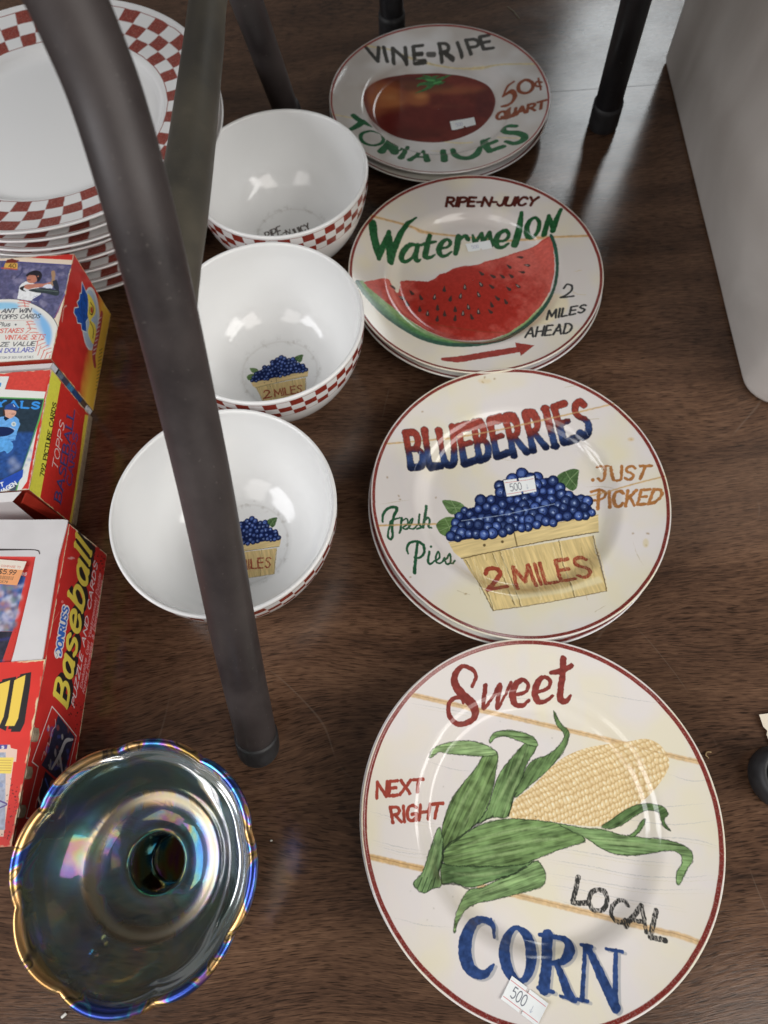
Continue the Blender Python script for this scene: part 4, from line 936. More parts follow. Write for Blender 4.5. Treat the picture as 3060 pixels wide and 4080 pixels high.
# ================================================================== BOWLS
BH, BR = 75.0, 72.0
B_IN = smooth_profile([(0, 7.2), (20, 7.0), (30, 7.4), (36, 9.5), (48, 17), (58.5, 30), (64.5, 45), (67.6, 60), (68.6, 70), (69.0, 73.6)], 5)
B_LIP = [(69.8, 74.8), (70.7, 75.0), (71.6, 74.7), (72.1, 73.8)]
B_OUT = [(72.1, 73.8), (71.9, 71), (71.2, 62), (69.4, 52), (66.5, 42), (62, 31.5), (56, 21.5), (48.5, 12.5), (43, 8.2), (40.5, 6.5), (39.8, 3), (39.5, 0.6), (38.6, 0), (36.6, 0.3), (36, 2.2), (0.3, 2.4)]
VB0, VB1_ = 48.0, 78.0
def check_band():
    W_, H_ = 2048, 160
    cv = Canvas(W_, H_, (212, 209, 203), None, (206, 202, 196), 0.76)
    X, Y = np.meshgrid((np.arange(W_)+.5)/W_, (np.arange(H_)+.5)/H_)
    z = VB0+Y*(VB1_-VB0)
    mmx = X*2*math.pi*70
    z2 = z+0.5*(fbm(mmx/5, z/5, 2)-0.5); u2 = mmx+0.6*(fbm(mmx/4+9, z/4, 2)-0.5)
    cwid = 2*math.pi*70/48; row = (z2-51.8)/6.75; col = u2/cwid+row*0.05
    inb = (z2 > 51.8) & (z2 < 72.0); k = (np.floor(row)+np.floor(col)) % 2
    fr = np.abs(row-np.round(row))*6.75; fc = np.abs(col-np.round(col))*cwid
    gap = np.clip((np.minimum(fr, fc)-0.15)*5+0.5, 0, 1)
    n = fbm(mmx/2.2, z/2.2, 3)
    redc = cv.C((134, 46, 32))*(0.72+0.6*n[..., None])
    m = np.where(inb & (k == 0), 0.3+0.7*gap, 0)
    ln = np.clip(0.5-(np.abs(z2-51.7)-0.22)*5, 0, 1)+np.clip(0.5-(np.abs(z2-72.0)-0.22)*5, 0, 1)
    m = np.clip(m+0.85*ln, 0, 1)[..., None]
    cv.a = cv.a*(1-m)+redc*m
    return cv.image('check_band')
M_BAND = glaze('check_band_print', check_band())
bpr = np.array([q[0] for q in B_IN]); bpz = np.array([q[1] for q in B_IN])
def bowl_z(r): return np.interp(r, bpr, bpz)
def bowl_in_canvas(f2p):
    cv = Canvas(900, 900, (212, 209, 203), f2p, (206, 202, 196), 0.76)
    return cv
BIN_HALF = 72.0
def to_px(x, y, N=900): return np.stack([(x/(2*BIN_HALF)+.5)*N, (y/(2*BIN_HALF)+.5)*N], -1)
def basket_map(scale, rot, offx, offy):
    cx, cy = STACKS['blue']; pm = plate_map(cx, cy, Z0, 1.0)
    k = scale*np.exp(1j*math.radians(rot))
    def f(fx, fy):
        L = pm(fx, fy); w_ = k*((L[..., 0]-.5)*2*PR+1j*(L[..., 1]-.5)*2*PR)+offx+1j*offy
        return to_px(w_.real, w_.imag)
    return f
def scuffs(cv, seed):
    X, Y, r, a = polar(cv.w, BIN_HALF)
    n = np.clip((fbm(X/3+seed, Y/3, 3)-0.56)*5, 0, 1)*np.exp(-((r-31)/3.0)**2)*0.35
    cv.a = cv.a*(1-n[..., None])+cv.C((150, 142, 130))*n[..., None]
    rg = np.exp(-((r-30.5-0.8*(fbm(a*4, r*0, 2)-.5))/0.8)**2)*0.22
    cv.a = cv.a*(1-rg[..., None])+cv.C((170, 162, 150))*rg[..., None]
def bowl_print(kind):
    if kind == 1:
        cx, cy = -65.3, 467.7
        def f(fx, fy):
            d = ray(fx, fy); t = (7.2-CAM_H)/d[..., 2]
            return to_px(d[..., 0]*t-cx, d[..., 1]*t-cy)
        cv = bowl_in_canvas(f); scuffs(cv, 1)
        cv.view = (700, 350, .63291)
        text(cv, 'RIPE', (575, 955), (668, 925), (560, 912), (655, 868), 10, (62, 46, 40), gaps=0.3, rag=1)
        cv.line([(676, 915), (692, 908)], 8, (62, 46, 40)); text(cv, 'N', (700, 925), (722, 920), (690, 895), (716, 890), 8, (62, 46, 40), gaps=0.3)
        text(cv, 'JUICY', (738, 925), (850, 890), (722, 898), (830, 852), 10, (62, 46, 40), gaps=0.3, rag=1)
        return cv.image('bowl_print_text')
    k = {2: (0.429, 2.9, -1.7, 5.8), 3: (0.449, -2.2, 0.1, 9.6)}[kind]
    cv = bowl_in_canvas(basket_map(*k)); scuffs(cv, kind*5)
    cv.view = (1400, 1400, 0.84388)
    X, Y, r, a = polar(cv.w, BIN_HALF)
    draw_basket(cv, False)
    return cv.image('bowl_print_basket')
def grid_rev(prof, n, uvf):
    V, U, Fc = [], [], []
    m = len(prof)
    for j, (r, z) in enumerate(prof):
        for i in range(n+1):
            a = 2*math.pi*i/n
            V.append((r*math.cos(a), r*math.sin(a), z)); U.append(uvf(r, z, a, i/n))
    for j in range(m-1):
        for i in range(n): Fc.append((j*(n+1)+i, j*(n+1)+i+1, (j+1)*(n+1)+i+1, (j+1)*(n+1)+i))
    return V, U, Fc
def make_bowl(x, y, kind, label, rz):
    inner = [(0.3, 7.2)]+B_IN[1:]+B_LIP
    V1, U1, F1 = grid_rev(inner, 128, lambda r, z, a, u: (.5+r*math.cos(a)/(2*BIN_HALF), .5+r*math.sin(a)/(2*BIN_HALF)))
    outer = smooth_profile(B_OUT[:11], 3)+B_OUT[11:]
    V2, U2, F2 = grid_rev(outer, 128, lambda r, z, a, u: ((u+rz) % 1.0 if False else u, (z-VB0)/(VB1_-VB0)))
    n = len(V1)
    Fc = F1+[tuple(i+n for i in f) for f in F2]
    midx = [0]*len(F1)+[1]*len(F2)
    me = mesh_obj('soup_bowl', V1+V2, Fc, [glaze('bowl_inside_print', bowl_print(kind), rough=0.11), M_BAND], loc=(x, y, 0), uvs=U1+U2, midx=midx)
    bm = bmesh.new(); bm.from_mesh(me.data); bmesh.ops.remove_doubles(bm, verts=bm.verts, dist=1e-6); bm.to_mesh(me.data); bm.free()
    tag(me, label, 'bowl', 'white bowls with a red checkered band')
    return me
make_bowl(-65.3, 467.7, 1, 'farthest of three white checkered-band bowls, beside the tomato plate', 0)
make_bowl(-76.2, 320.8, 2, 'middle white bowl with checkered band and whole blueberry basket in its bottom', 0)
make_bowl(-101.3, 175.0, 3, 'nearest white bowl, crossed by the metal leg, blueberry basket half hidden inside', 0)

# ================================================================== CARD BOXES
def panel_map(O, U, V, W_, H_):
    O, U, V = [np.array(q, float) for q in (O, U, V)]
    n = np.cross(U, V); UU, UV, VV = U@U, U@V, V@V; det = UU*VV-UV*UV
    def f(fx, fy):
        d = ray(fx, fy); t = (n@(O-CAM))/(d@n)
        X = CAM+d*t[..., None]-O
        xu, xv = X@U, X@V
        return np.stack([(xu*VV-xv*UV)/det*W_, (xv*UU-xu*UV)/det*H_], -1)
    return f
def panel(name, O, U, V, th, m, card, parent, nseg=(10, 8), bow=0.0):
    """printed card sheet from O spanned by U,V, printed side up, th thick behind"""
    O, U, V = [np.array(q, float) for q in (O, U, V)]
    n = np.cross(U, V); n = n/np.linalg.norm(n)
    nu, nv = nseg
    Vt, Ut, Fc = [], [], []
    for side in (0, 1):
        for j in range(nv+1):
            for i in range(nu+1):
                u, v = i/nu, j/nv
                P = O+U*u+V*v+n*(bow*16*u*(1-u)*v*(1-v)-side*th)
                Vt.append(P); Ut.append((u, v))
    N1 = (nu+1)*(nv+1)
    idx = lambda i, j: j*(nu+1)+i
    mi = []
    for j in range(nv):
        for i in range(nu):
            Fc.append((idx(i, j), idx(i+1, j), idx(i+1, j+1), idx(i, j+1))); mi.append(0)
            Fc.append(tuple(N1+k for k in (idx(i, j), idx(i, j+1), idx(i+1, j+1), idx(i+1, j)))); mi.append(1)
    rim = [idx(i, 0) for i in range(nu+1)]+[idx(nu, j) for j in range(1, nv+1)]+[idx(i, nv) for i in range(nu-1, -1, -1)]+[idx(0, j) for j in range(nv-1, 0, -1)]
    for a, b in zip(rim, rim[1:]+rim[:1]): Fc.append((a, N1+a, N1+b, b)); mi.append(1)
    o = mesh_obj(name, Vt, Fc, [m, card], parent=parent, uvs=Ut, midx=mi, smooth=False)
    return o
def prism(name, poly, z0, z1, m, parent, top=True):
    n = len(poly); V = [(x, y, z0) for x, y in poly]+[(x, y, z1) for x, y in poly]
    Fc = [tuple(range(n-1, -1, -1)), tuple(range(n, 2*n))]+[(i, (i+1) % n, n+(i+1) % n, n+i) for i in range(n)]
    return mesh_obj(name, V, Fc, m, parent=parent, smooth=False)
M_CARD = mat('grey_card', (0.34, 0.27, 0.19), 0.85, noise=(300, 0.2, 3))
M_WCARD = mat('white_card', (0.66, 0.65, 0.66), 0.6, noise=(60, 0.04, 3))
M_REDCARD = mat('red_card', (0.40, 0.035, 0.02), 0.4, noise=(80, 0.12, 3))
def printed(cv, name, rough=0.32):
    return mat(name, rough=rough, spec=0.45, image=cv.image(name), bump=(90, 0.06, 0.0003))
def worn(cv, c=(196, 176, 150), amt=1.0, w=5):
    """pale worn card showing along the folded edges"""
    Y, X = np.mgrid[0:cv.h, 0:cv.w]
    d = np.minimum(np.minimum(X, cv.w-1-X), np.minimum(Y, cv.h-1-Y))
    m = np.clip((w*(0.2+1.3*(fbm(X/14.0, Y/14.0, 3)))-d)/2.0, 0, 1)*np.clip((fbm(X/30.0, Y/30.0+7, 2)-0.35)*4, 0, 1)*amt
    cv.a = cv.a*(1-m[..., None])+cv.C(c)*m[..., None]
WH = (196, 188, 180)
VA = (0, 900, .58754); VB = (0, 980, .23506); VC = (0, 1450, .31646); VD = (0, 2050, .31646); VE = (0, 1950, .67818)

# ---- box 1: red and yellow box with a batter on its lid
def art_b1_top(cv):
    cv.view = VB
    cv.poly([(-400, 190), (50, 178), (1245, 240), (1180, 600), (1000, 1400), (900, 2070), (-400, 2070)], (206, 186, 160))
    cv.poly([(-400, 250), (85, 250), (1228, 320), (1150, 640), (930, 1210), (900, 1260), (-400, 1260)], (86, 84, 112), amp=0.5)
    for i in range(140):
        x, y = rnd.uniform(-200, 1150), rnd.uniform(330, 1150)
        if x < 1240-(y-320)*0.33: cv.disc((x, y), (rnd.uniform(15, 60), rnd.uniform(15, 70)), rnd.choice([(120, 116, 140), (64, 62, 92), (140, 132, 150), (92, 90, 118), (60, 66, 96)]), 0.45, soft=2, rag=2)
    cv.line([(85, 262), (600, 292), (1230, 330)], 16, (62, 62, 120), smooth=False); cv.line([(1232, 330), (1160, 640), (1000, 1060), (930, 1215)], 18, (70, 70, 140), smooth=False)
    cv.line([(1215, 560), (1080, 880), (925, 1225)], 8, (170, 60, 50), smooth=False); cv.line([(80, 262), (-20, 470), (-40, 620)], 16, (60, 70, 130))
    cv.poly([(100, 270), (130, 230), (200, 212), (260, 235), (330, 250), (260, 290), (100, 300)], (110, 40, 30), rag=1)
    cv.poly([(90, 290), (300, 290), (300, 400), (60, 395)], (196, 150, 60)); cv.line([(30, 375), (150, 385), (290, 400)], 26, (170, 76, 62)); text(cv, '40', (150, 370), (270, 370), (150, 305), (270, 305), 14, (90, 60, 30))
    # batter
    cv.line([(260, 560), (360, 470), (380, 370)], [14, 22, 20], (56, 60, 92), rag=2)
    cv.poly([(300, 895), (330, 700), (370, 640), (440, 605), (500, 610), (640, 660), (700, 760), (690, 830), (620, 950), (300, 905)], (204, 200, 200), amp=0.2, rag=1)
    cv.poly([(560, 905), (700, 820), (740, 850), (640, 950), (540, 930)], (70, 72, 110)); cv.line([(560, 880), (640, 840)], 8, (100, 100, 150))
    cv.poly([(400, 700), (450, 660), (560, 650), (640, 640), (760, 640), (860, 610), (880, 640), (740, 690), (560, 720), (480, 740)], (176, 112, 90), smooth=True, amp=0.2)
    cv.poly([(340, 715), (420, 680), (400, 740), (440, 770), (420, 775), (360, 750)], (30, 30, 34), smooth=True)
    cv.poly([(470, 480), (560, 470), (640, 500), (640, 560), (600, 620), (520, 635), (470, 610), (458, 560)], (172, 108, 84), smooth=True, amp=0.2); cv.line([(470, 575), (520, 580)], 12, (60, 40, 34))
    cv.poly([(440, 500), (520, 440), (600, 418), (680, 435), (716, 500), (690, 570), (640, 620), (628, 560), (600, 505), (500, 500), (470, 525)], (34, 32, 38), smooth=True)
    cv.disc((648, 520), 12, (170, 110, 84))
    cv.poly([(490, 750), (700, 715), (900, 740), (1000, 760), (995, 830), (930, 845), (800, 810), (600, 790)], (48, 58, 58), smooth=True, amp=0.3); cv.line([(600, 742), (980, 775)], 7, (120, 130, 120))
    cv.poly([(720, 700), (800, 650), (890, 660), (890, 720), (800, 725)], (190, 190, 200), rag=2); cv.poly([(870, 440), (920, 420), (940, 480), (930, 560), (950, 640), (900, 680), (860, 640), (880, 560)], (150, 116, 84), smooth=True); cv.poly([(890, 600), (960, 570), (1000, 700), (1000, 780), (920, 720)], (44, 48, 60))
    # ball with the contest text
    ball = [(-300, 1000), (-100, 930), (60, 908), (200, 905), (380, 925), (560, 985), (740, 1080), (880, 1200), (960, 1320), (998, 1460), (985, 1640), (940, 1800), (900, 2060), (-400, 2060)]
    cv.poly(ball, (204, 196, 184), smooth=False)
    cv.line([(60, 908), (200, 906), (380, 926), (560, 986), (740, 1082), (880, 1202), (960, 1322), (992, 1460)], 9, (50, 52, 60))
    cv.poly([(560, 1060), (720, 1180), (840, 1330), (880, 1480), (860, 1640), (800, 1720), (760, 1540), (700, 1360), (640, 1200), (560, 1120)], (118, 164, 200), smooth=True, soft=5); cv.poly([(-100, 980), (120, 960), (300, 985), (320, 1060), (100, 1080), (-100, 1080)], (130, 176, 206), smooth=True, soft=5)
    cv.poly([(560, 1180), (760, 1340), (820, 1560), (780, 1600), (640, 1400)], (110, 160, 200), 0.6, smooth=True, soft=7)
    rs = (196, 72, 56)
    for a, b in (((330, 930), (520, 960)), ((310, 970), (500, 990)), ((315, 1030), (490, 1030)), ((400, 930), (430, 1040)), ((450, 1290), (570, 1290)), ((450, 1340), (600, 1330)), ((470, 1400), (620, 1410)), ((500, 1475), (650, 1475)), ((460, 1290), (520, 1420)), ((520, 1420), (440, 1480)),
                 ((620, 1620), (740, 1590)), ((650, 1690), (770, 1640)), ((700, 1740), (820, 1680)), ((740, 1780), (870, 1730)), ((790, 1830), (900, 1790)), ((640, 1620), (600, 1780)), ((690, 1700), (640, 1850)), ((750, 1760), (690, 1910)), ((800, 1800), (740, 1950)), ((850, 1850), (800, 1970)), ((880, 1890), (850, 1970))):
        cv.line([a, ((a[0]+b[0])/2+6, (a[1]+b[1])/2-8), b], 14, rs, 0.9)
    bk = (44, 46, 54)
    text(cv, 'ANT WIN', (30, 1140), (515, 1130), (50, 1075), (530, 1060), 15, bk, slant=0.12, serif=0.05)
    text(cv, 'TOPPS CARDS', (-30, 1248), (670, 1225), (-20, 1178), (690, 1155), 13, bk, slant=0.12)
    cv.line([(0, 1275), (690, 1255)], 4, (180, 110, 100)); text(cv, 'Plus', (-30, 1365), (170, 1365), (-20, 1300), (180, 1300), 12, bk, slant=0.1); cv.disc((270, 1338), 15, bk)
    text(cv, 'PSTAKES', (-60, 1480), (385, 1470), (-50, 1410), (405, 1400), 14, rs, serif=0.05, slant=0.1); text(cv, 'VINTAGE SETS', (80, 1590), (740, 1580), (90, 1520), (770, 1500), 13, rs, serif=0.05, slant=0.1)
    text(cv, 'ZE VALUE', (0, 1705), (585, 1690), (20, 1640), (600, 1620), 13, bk, slant=0.12); text(cv, 'N DOLLARS', (-40, 1812), (565, 1795), (-30, 1745), (580, 1720), 14, (66, 70, 150), slant=0.1, serif=0.05)
    text(cv, 'BOTTOM OF BOX FOR DETAILS', (-60, 1915), (560, 1900), (-55, 1880), (568, 1862), 5, (90, 90, 96))
    cv.poly([(-400, 1990), (300, 2000), (890, 2000), (900, 2070), (-400, 2070)], (196, 150, 130), 0.6, soft=4)
    worn(cv)
def art_b1_side(cv):
    cv.view = VA
    Y, X = np.mgrid[0:cv.h, 0:cv.w]
    y_ = 1-Y/cv.h+0.10*(fbm(X/70.0, Y/70.0, 2)-.5)
    t = np.clip((y_-0.62)*5, 0, 1)[..., None]
    cv.a = cv.C((168, 34, 26))*(1-t)*(0.85+0.3*fbm(X/40., Y/40., 2)[..., None])+cv.C((204, 152, 34))*t
    cv.disc((610, 630), (62, 215), (168, 166, 160), smooth=True); cv.disc((606, 632), (52, 200), (140, 150, 160))
    blue = [(555, 385), (580, 450), (595, 480), (590, 560), (600, 610), (575, 650), (580, 718), (550, 705), (545, 660), (520, 655), (515, 620), (498, 590), (502, 560), (530, 555), (520, 520), (535, 500), (540, 460), (550, 462)]
    cv.line(blue+[blue[0]], 9, (170, 176, 170), smooth=False); cv.poly(blue, (18, 66, 130), amp=0.5)
    for a, b in (((560, 460), (585, 560)), ((545, 520), (560, 640)), ((565, 560), (560, 690)), ((530, 590), (550, 620))): cv.line([a, b], 4, (12, 34, 80), 0.8)
    cv.poly([(592, 460), (625, 500), (645, 560), (640, 600), (612, 640), (640, 670), (650, 740), (632, 800), (610, 780), (590, 720), (600, 660), (588, 600), (596, 540)], (206, 170, 50), smooth=True)
    cv.line([(610, 520), (632, 560), (620, 600), (604, 590), (606, 550)], 6, (70, 50, 30)); cv.line([(606, 650), (628, 700), (624, 760)], 6, (70, 50, 30)); cv.disc((618, 570), (8, 22), (150, 40, 34))
    cv.line([(690, 592), (672, 680), (650, 780), (632, 870), (640, 945)], [22, 30, 32, 32, 24], (150, 52, 54), amp=0.3)
    for i in range(9): cv.line([(684-i*5, 620+i*30), (664-i*5, 634+i*30)], 4, (214, 190, 180), 0.8)
    for i in range(12):
        x0 = 660+i*2.2; y0 = 1110-i*24; cv.line([(x0-12, y0), (x0+10, y0-14)], 4, (90, 66, 30), 0.8)
    cv.line([(560, 290), (600, 340)], 5, (196, 90, 80), 0.5, soft=1); cv.line([(420, 650), (432, 560), (450, 540)], 7, (226, 180, 160), 0.5, soft=1, gaps=0.5)
    worn(cv, (200, 160, 110))
def art_b2_top(cv):
    cv.view = VC
    cv.poly([(-600, 40), (640, 50), (560, 350), (-600, 330)], (196, 62, 50), amp=0.15)
    cv.poly([(-600, 150), (118, 158), (64, 322), (-600, 322)], (200, 196, 186)); cv.line([(118, 158), (64, 322)], 4, (60, 60, 60), smooth=False); cv.poly([(-60, 238), (20, 238), (10, 290), (-60, 292)], (60, 130, 180))
    cv.line([(64, 322), (575, 350)], 4, (60, 60, 50), smooth=False)
    cv.poly([(-600, 322), (64, 322), (575, 350), (490, 700), (340, 1480), (190, 1700), (-600, 1720)], (204, 198, 186))
    cv.poly([(-600, 400), (560, 436), (540, 560), (505, 700), (290, 1310), (230, 1520), (180, 1690), (-600, 1690)], (84, 150, 74))
    cv.poly([(-600, 416), (545, 452), (520, 560), (485, 690), (285, 1300), (170, 1690), (-600, 1690)], (42, 56, 66), amp=0.3)
    cv.poly([(-600, 900), (430, 860), (360, 1080), (285, 1300), (60, 1440), (-600, 1500)], (38, 74, 128), amp=0.4, soft=6)
    for i in range(60):
        x, y = rnd.uniform(-100, 430), rnd.uniform(900, 1400); cv.disc((x, y), (rnd.uniform(10, 34), rnd.uniform(10, 30)), rnd.choice([(60, 104, 160), (40, 62, 100), (76, 110, 156), (30, 52, 92)]), 0.4, soft=4, rag=2)
    for x, y, r in ((160, 1230, 46), (215, 1290, 40), (150, 1340, 30)): cv.disc((x, y), r, (150, 156, 176), 0.6, soft=8, rag=2)
    bl = (44, 132, 200)
    text(cv, 'YALS', (-40, 535), (488, 565), (-40, 460), (500, 485), 26, bl, serif=0.08, gap=0.26)
    jer = (92, 150, 200)
    cv.poly([(-200, 760), (-40, 690), (30, 665), (170, 650), (235, 690), (256, 760), (215, 870), (195, 965), (120, 970), (-40, 1000), (-200, 900)], jer, smooth=False, amp=0.25, rag=1)
    cv.poly([(-200, 960), (60, 940), (150, 985), (165, 1060), (95, 1128), (40, 1100), (-200, 1200)], (80, 148, 206), smooth=True, amp=0.3)
    cv.poly([(-200, 800), (40, 795), (140, 810), (180, 850), (100, 905), (-60, 920), (-200, 900)], (26, 40, 78), smooth=True)
    cv.line([(105, 950), (200, 960)], 9, (60, 110, 170)); cv.line([(110, 915), (205, 905)], 7, (60, 110, 170)); cv.line([(130, 800), (190, 830)], 10, (170, 180, 200))
    cv.poly([(60, 580), (190, 590), (205, 625), (170, 670), (120, 690), (70, 660), (56, 620)], (198, 146, 122), smooth=True, amp=0.15)
    cv.poly([(40, 575), (60, 570), (70, 650), (45, 650)], (66, 44, 36)); cv.line([(150, 635), (190, 632)], 7, (110, 60, 52))
    cv.poly([(55, 580), (70, 530), (120, 500), (180, 500), (215, 540), (240, 570), (210, 585), (150, 575)], (40, 72, 130), smooth=False, amp=0.2); cv.line([(170, 515), (188, 540)], 8, (200, 200, 210))
    cv.poly([(60, 660), (120, 690), (70, 720), (50, 690)], (30, 38, 50)); cv.disc((175, 760), 30, (190, 190, 180)); cv.disc((175, 760), 15, (110, 130, 130), 0.7)
    cv.poly([(-400, 1640), (-40, 1490), (295, 1325), (285, 1420), (220, 1500), (0, 1645), (-400, 1800)], (34, 72, 156), amp=0.12)
    cv.poly([(0, 1660), (225, 1520), (185, 1690), (-30, 1690)], (70, 78, 88)); cv.poly([(215, 1530), (240, 1490), (190, 1690), (170, 1690)], (84, 150, 74))
    text(cv, 'T', (10, 1550), (50, 1530), (0, 1500), (38, 1490), 14, (206, 204, 196)); text(cv, 'HAGEN', (0, 1645), (215, 1520), (-15, 1600), (185, 1480), 14, (206, 204, 196))
    worn(cv)
def art_b2_side(cv):
    cv.view = VC
    cv.poly([(600, 0), (1300, 0), (1300, 2300), (200, 2300)], (176, 32, 24), amp=0.1)
    cv.poly([(645, 60), (770, 230), (760, 260), (640, 860), (500, 1720), (355, 1625), (440, 1160), (540, 640), (600, 330)], (206, 186, 40), amp=0.08)
    cv.poly([(600, 60), (645, 60), (540, 640), (440, 1160), (350, 1640), (300, 1700)], (150, 50, 28))
    cv.poly([(1072, 635), (1130, 660), (1118, 740), (1060, 1200), (985, 1640), (950, 2080), (870, 2000), (895, 1860), (935, 1600), (1010, 1060), (1045, 780)], (196, 170, 40), amp=0.1)
    cv.poly([(1130, 655), (1165, 680), (1120, 1080), (1010, 1620), (960, 2080), (945, 2080), (985, 1640), (1060, 1200), (1118, 740)], (120, 84, 58), amp=0.4)
    for i in range(26):
        t = i/26; x = 1100-165*t; y = 760+1180*t; cv.line([(x-8, y), (x+12, y+10)], 5, (70, 50, 30), 0.7)
    text(cv, '792 PICTURE CARDS', (548, 1418), (705, 500), (500, 1405), (662, 480), 12, (42, 38, 24), serif=0.07)
    text(cv, 'TOPPS', (705, 1345), (800, 760), (645, 1300), (745, 710), 9, (200, 190, 176), serif=0.06, slant=0.1)
    pb = (66, 66, 120)
    text(cv, 'BASEBALL', (762, 1745), (935, 600), (685, 1690), (852, 560), 21, (60, 44, 60), serif=0.08, off=(-3, 2))
    text(cv, 'BASEBALL', (762, 1745), (935, 600), (685, 1690), (852, 560), 15, pb, serif=0.08)
    text(cv, 'CARDS', (888, 1545), (972, 890), (825, 1500), (915, 860), 15, pb, serif=0.08)
    cv.line([(930, 560), (1000, 650)], 5, (214, 110, 90), 0.6, gaps=0.4); cv.line([(1000, 700), (1035, 650)], 4, (214, 110, 90), 0.5, gaps=0.4)
    worn(cv, (200, 170, 120))
def speckle(cv, x0, x1, y0, y1, n, c=(60, 20, 20)):
    for i in range(n): cv.disc((rnd.uniform(x0, x1), rnd.uniform(y0, y1)), rnd.uniform(1, 5), c, 0.7)
def art_b3_top(cv):
    cv.view = VD
    cv.a[:] = cv.C((186, 44, 34))
    cv.poly([(-600, 450), (445, 525), (300, 1100), (20, 1900), (-100, 2300), (-600, 2300)], (190, 52, 44), amp=0.1)
    speckle(cv, 20, 260, 1300, 2000, 60)
    cv.poly([(-600, 640), (120, 700), (325, 790), (285, 950), (160, 1470), (-600, 1480)], (60, 90, 140), amp=0.5)
    for i in range(170):
        x, y = rnd.uniform(-200, 290), rnd.uniform(860, 1460)
        if x < 300-(y-860)*0.22: cv.disc((x, y), (rnd.uniform(12, 44), rnd.uniform(14, 50)), rnd.choice([(190, 180, 190), (150, 116, 100), (82, 70, 96), (196, 190, 200), (170, 110, 90), (64, 62, 80), (110, 130, 120), (130, 110, 150)]), 0.65, soft=4, rag=2)
    cv.poly([(-600, 780), (300, 790), (280, 900), (150, 860), (-600, 800)], (50, 84, 150), 0.8, soft=4)
    cv.poly([(-600, 1470), (160, 1475), (20, 1880), (-80, 2100), (-600, 2100)], (46, 44, 56), amp=0.5); cv.line([(-100, 1600), (120, 1560)], 16, (60, 62, 140), 0.6, soft=3); cv.line([(-100, 1900), (40, 1850)], 30, (80, 90, 140), 0.5, soft=3, rag=3)
    cv.line([(280, 648), (360, 645)], 5, (110, 20, 20)); cv.line([(280, 712), (350, 708)], 5, (110, 20, 20)); text(cv, 'BS', (275, 765), (330, 768), (280, 735), (340, 735), 10, (206, 180, 176))
def art_b3_flap(cv):
    cv.view = VE
    cv.a[:] = cv.C((198, 40, 28)); X, Y = np.meshgrid(np.arange(cv.w), np.arange(cv.h)); cv.a *= (0.92+0.16*fbm(X/50., Y/50., 2))[..., None]
    for dx, c in ((34, (40, 36, 36)), (18, (40, 36, 36)), (0, (218, 176, 52))):
        cv.poly([(85+dx, 1120-dx*1.0), (150+dx, 1090-dx*0.5), (142+dx, 1160), (110+dx, 1340+dx), (85+dx, 1390+dx), (30+dx, 1390+dx), (50+dx, 1340)], c)
        cv.poly([(-20+dx, 1150-dx), (62+dx, 1120-dx*0.6), (50+dx, 1200), (25+dx, 1330), (0+dx, 1385+dx), (-60+dx, 1390)], c)
    for q in ([(85, 1120), (152, 1088), (142, 1160), (110, 1340)], [(62, 1118), (50, 1200), (25, 1330)]): cv.line(q, 4, (50, 44, 40))
    cv.poly([(-200, 1500), (60, 1500), (65, 1520), (102, 1528), (95, 1600), (80, 1600), (20, 2040), (-200, 2040)], (206, 172, 150))
    cv.poly([(-200, 1545), (35, 1545), (30, 2000), (-200, 2000)], (150, 150, 160), amp=0.3); cv.poly([(-100, 1575), (82, 1575), (65, 1670), (-100, 1665)], (214, 182, 70)); cv.poly([(-100, 1500), (46, 1500), (40, 1525), (-100, 1525)], (80, 70, 130))
    for k in range(5): cv.line([(-60, 1590+k*15), (66, 1592+k*15)], 3, (150, 100, 60), 0.7)
    cv.line([(0, 1830), (40, 1850), (0, 1870)], 8, (90, 70, 120)); cv.line([(-40, 1700), (10, 1740)], 20, (110, 120, 150), 0.6); text(cv, 'S', (10, 1522), (24, 1522), (10, 1508), (24, 1508), 4, (220, 220, 220))
    speckle(cv, 40, 120, 1700, 2050, 60); speckle(cv, -60, 80, 2010, 2060, 30)
    worn(cv, (200, 170, 130), 1.0, 7)
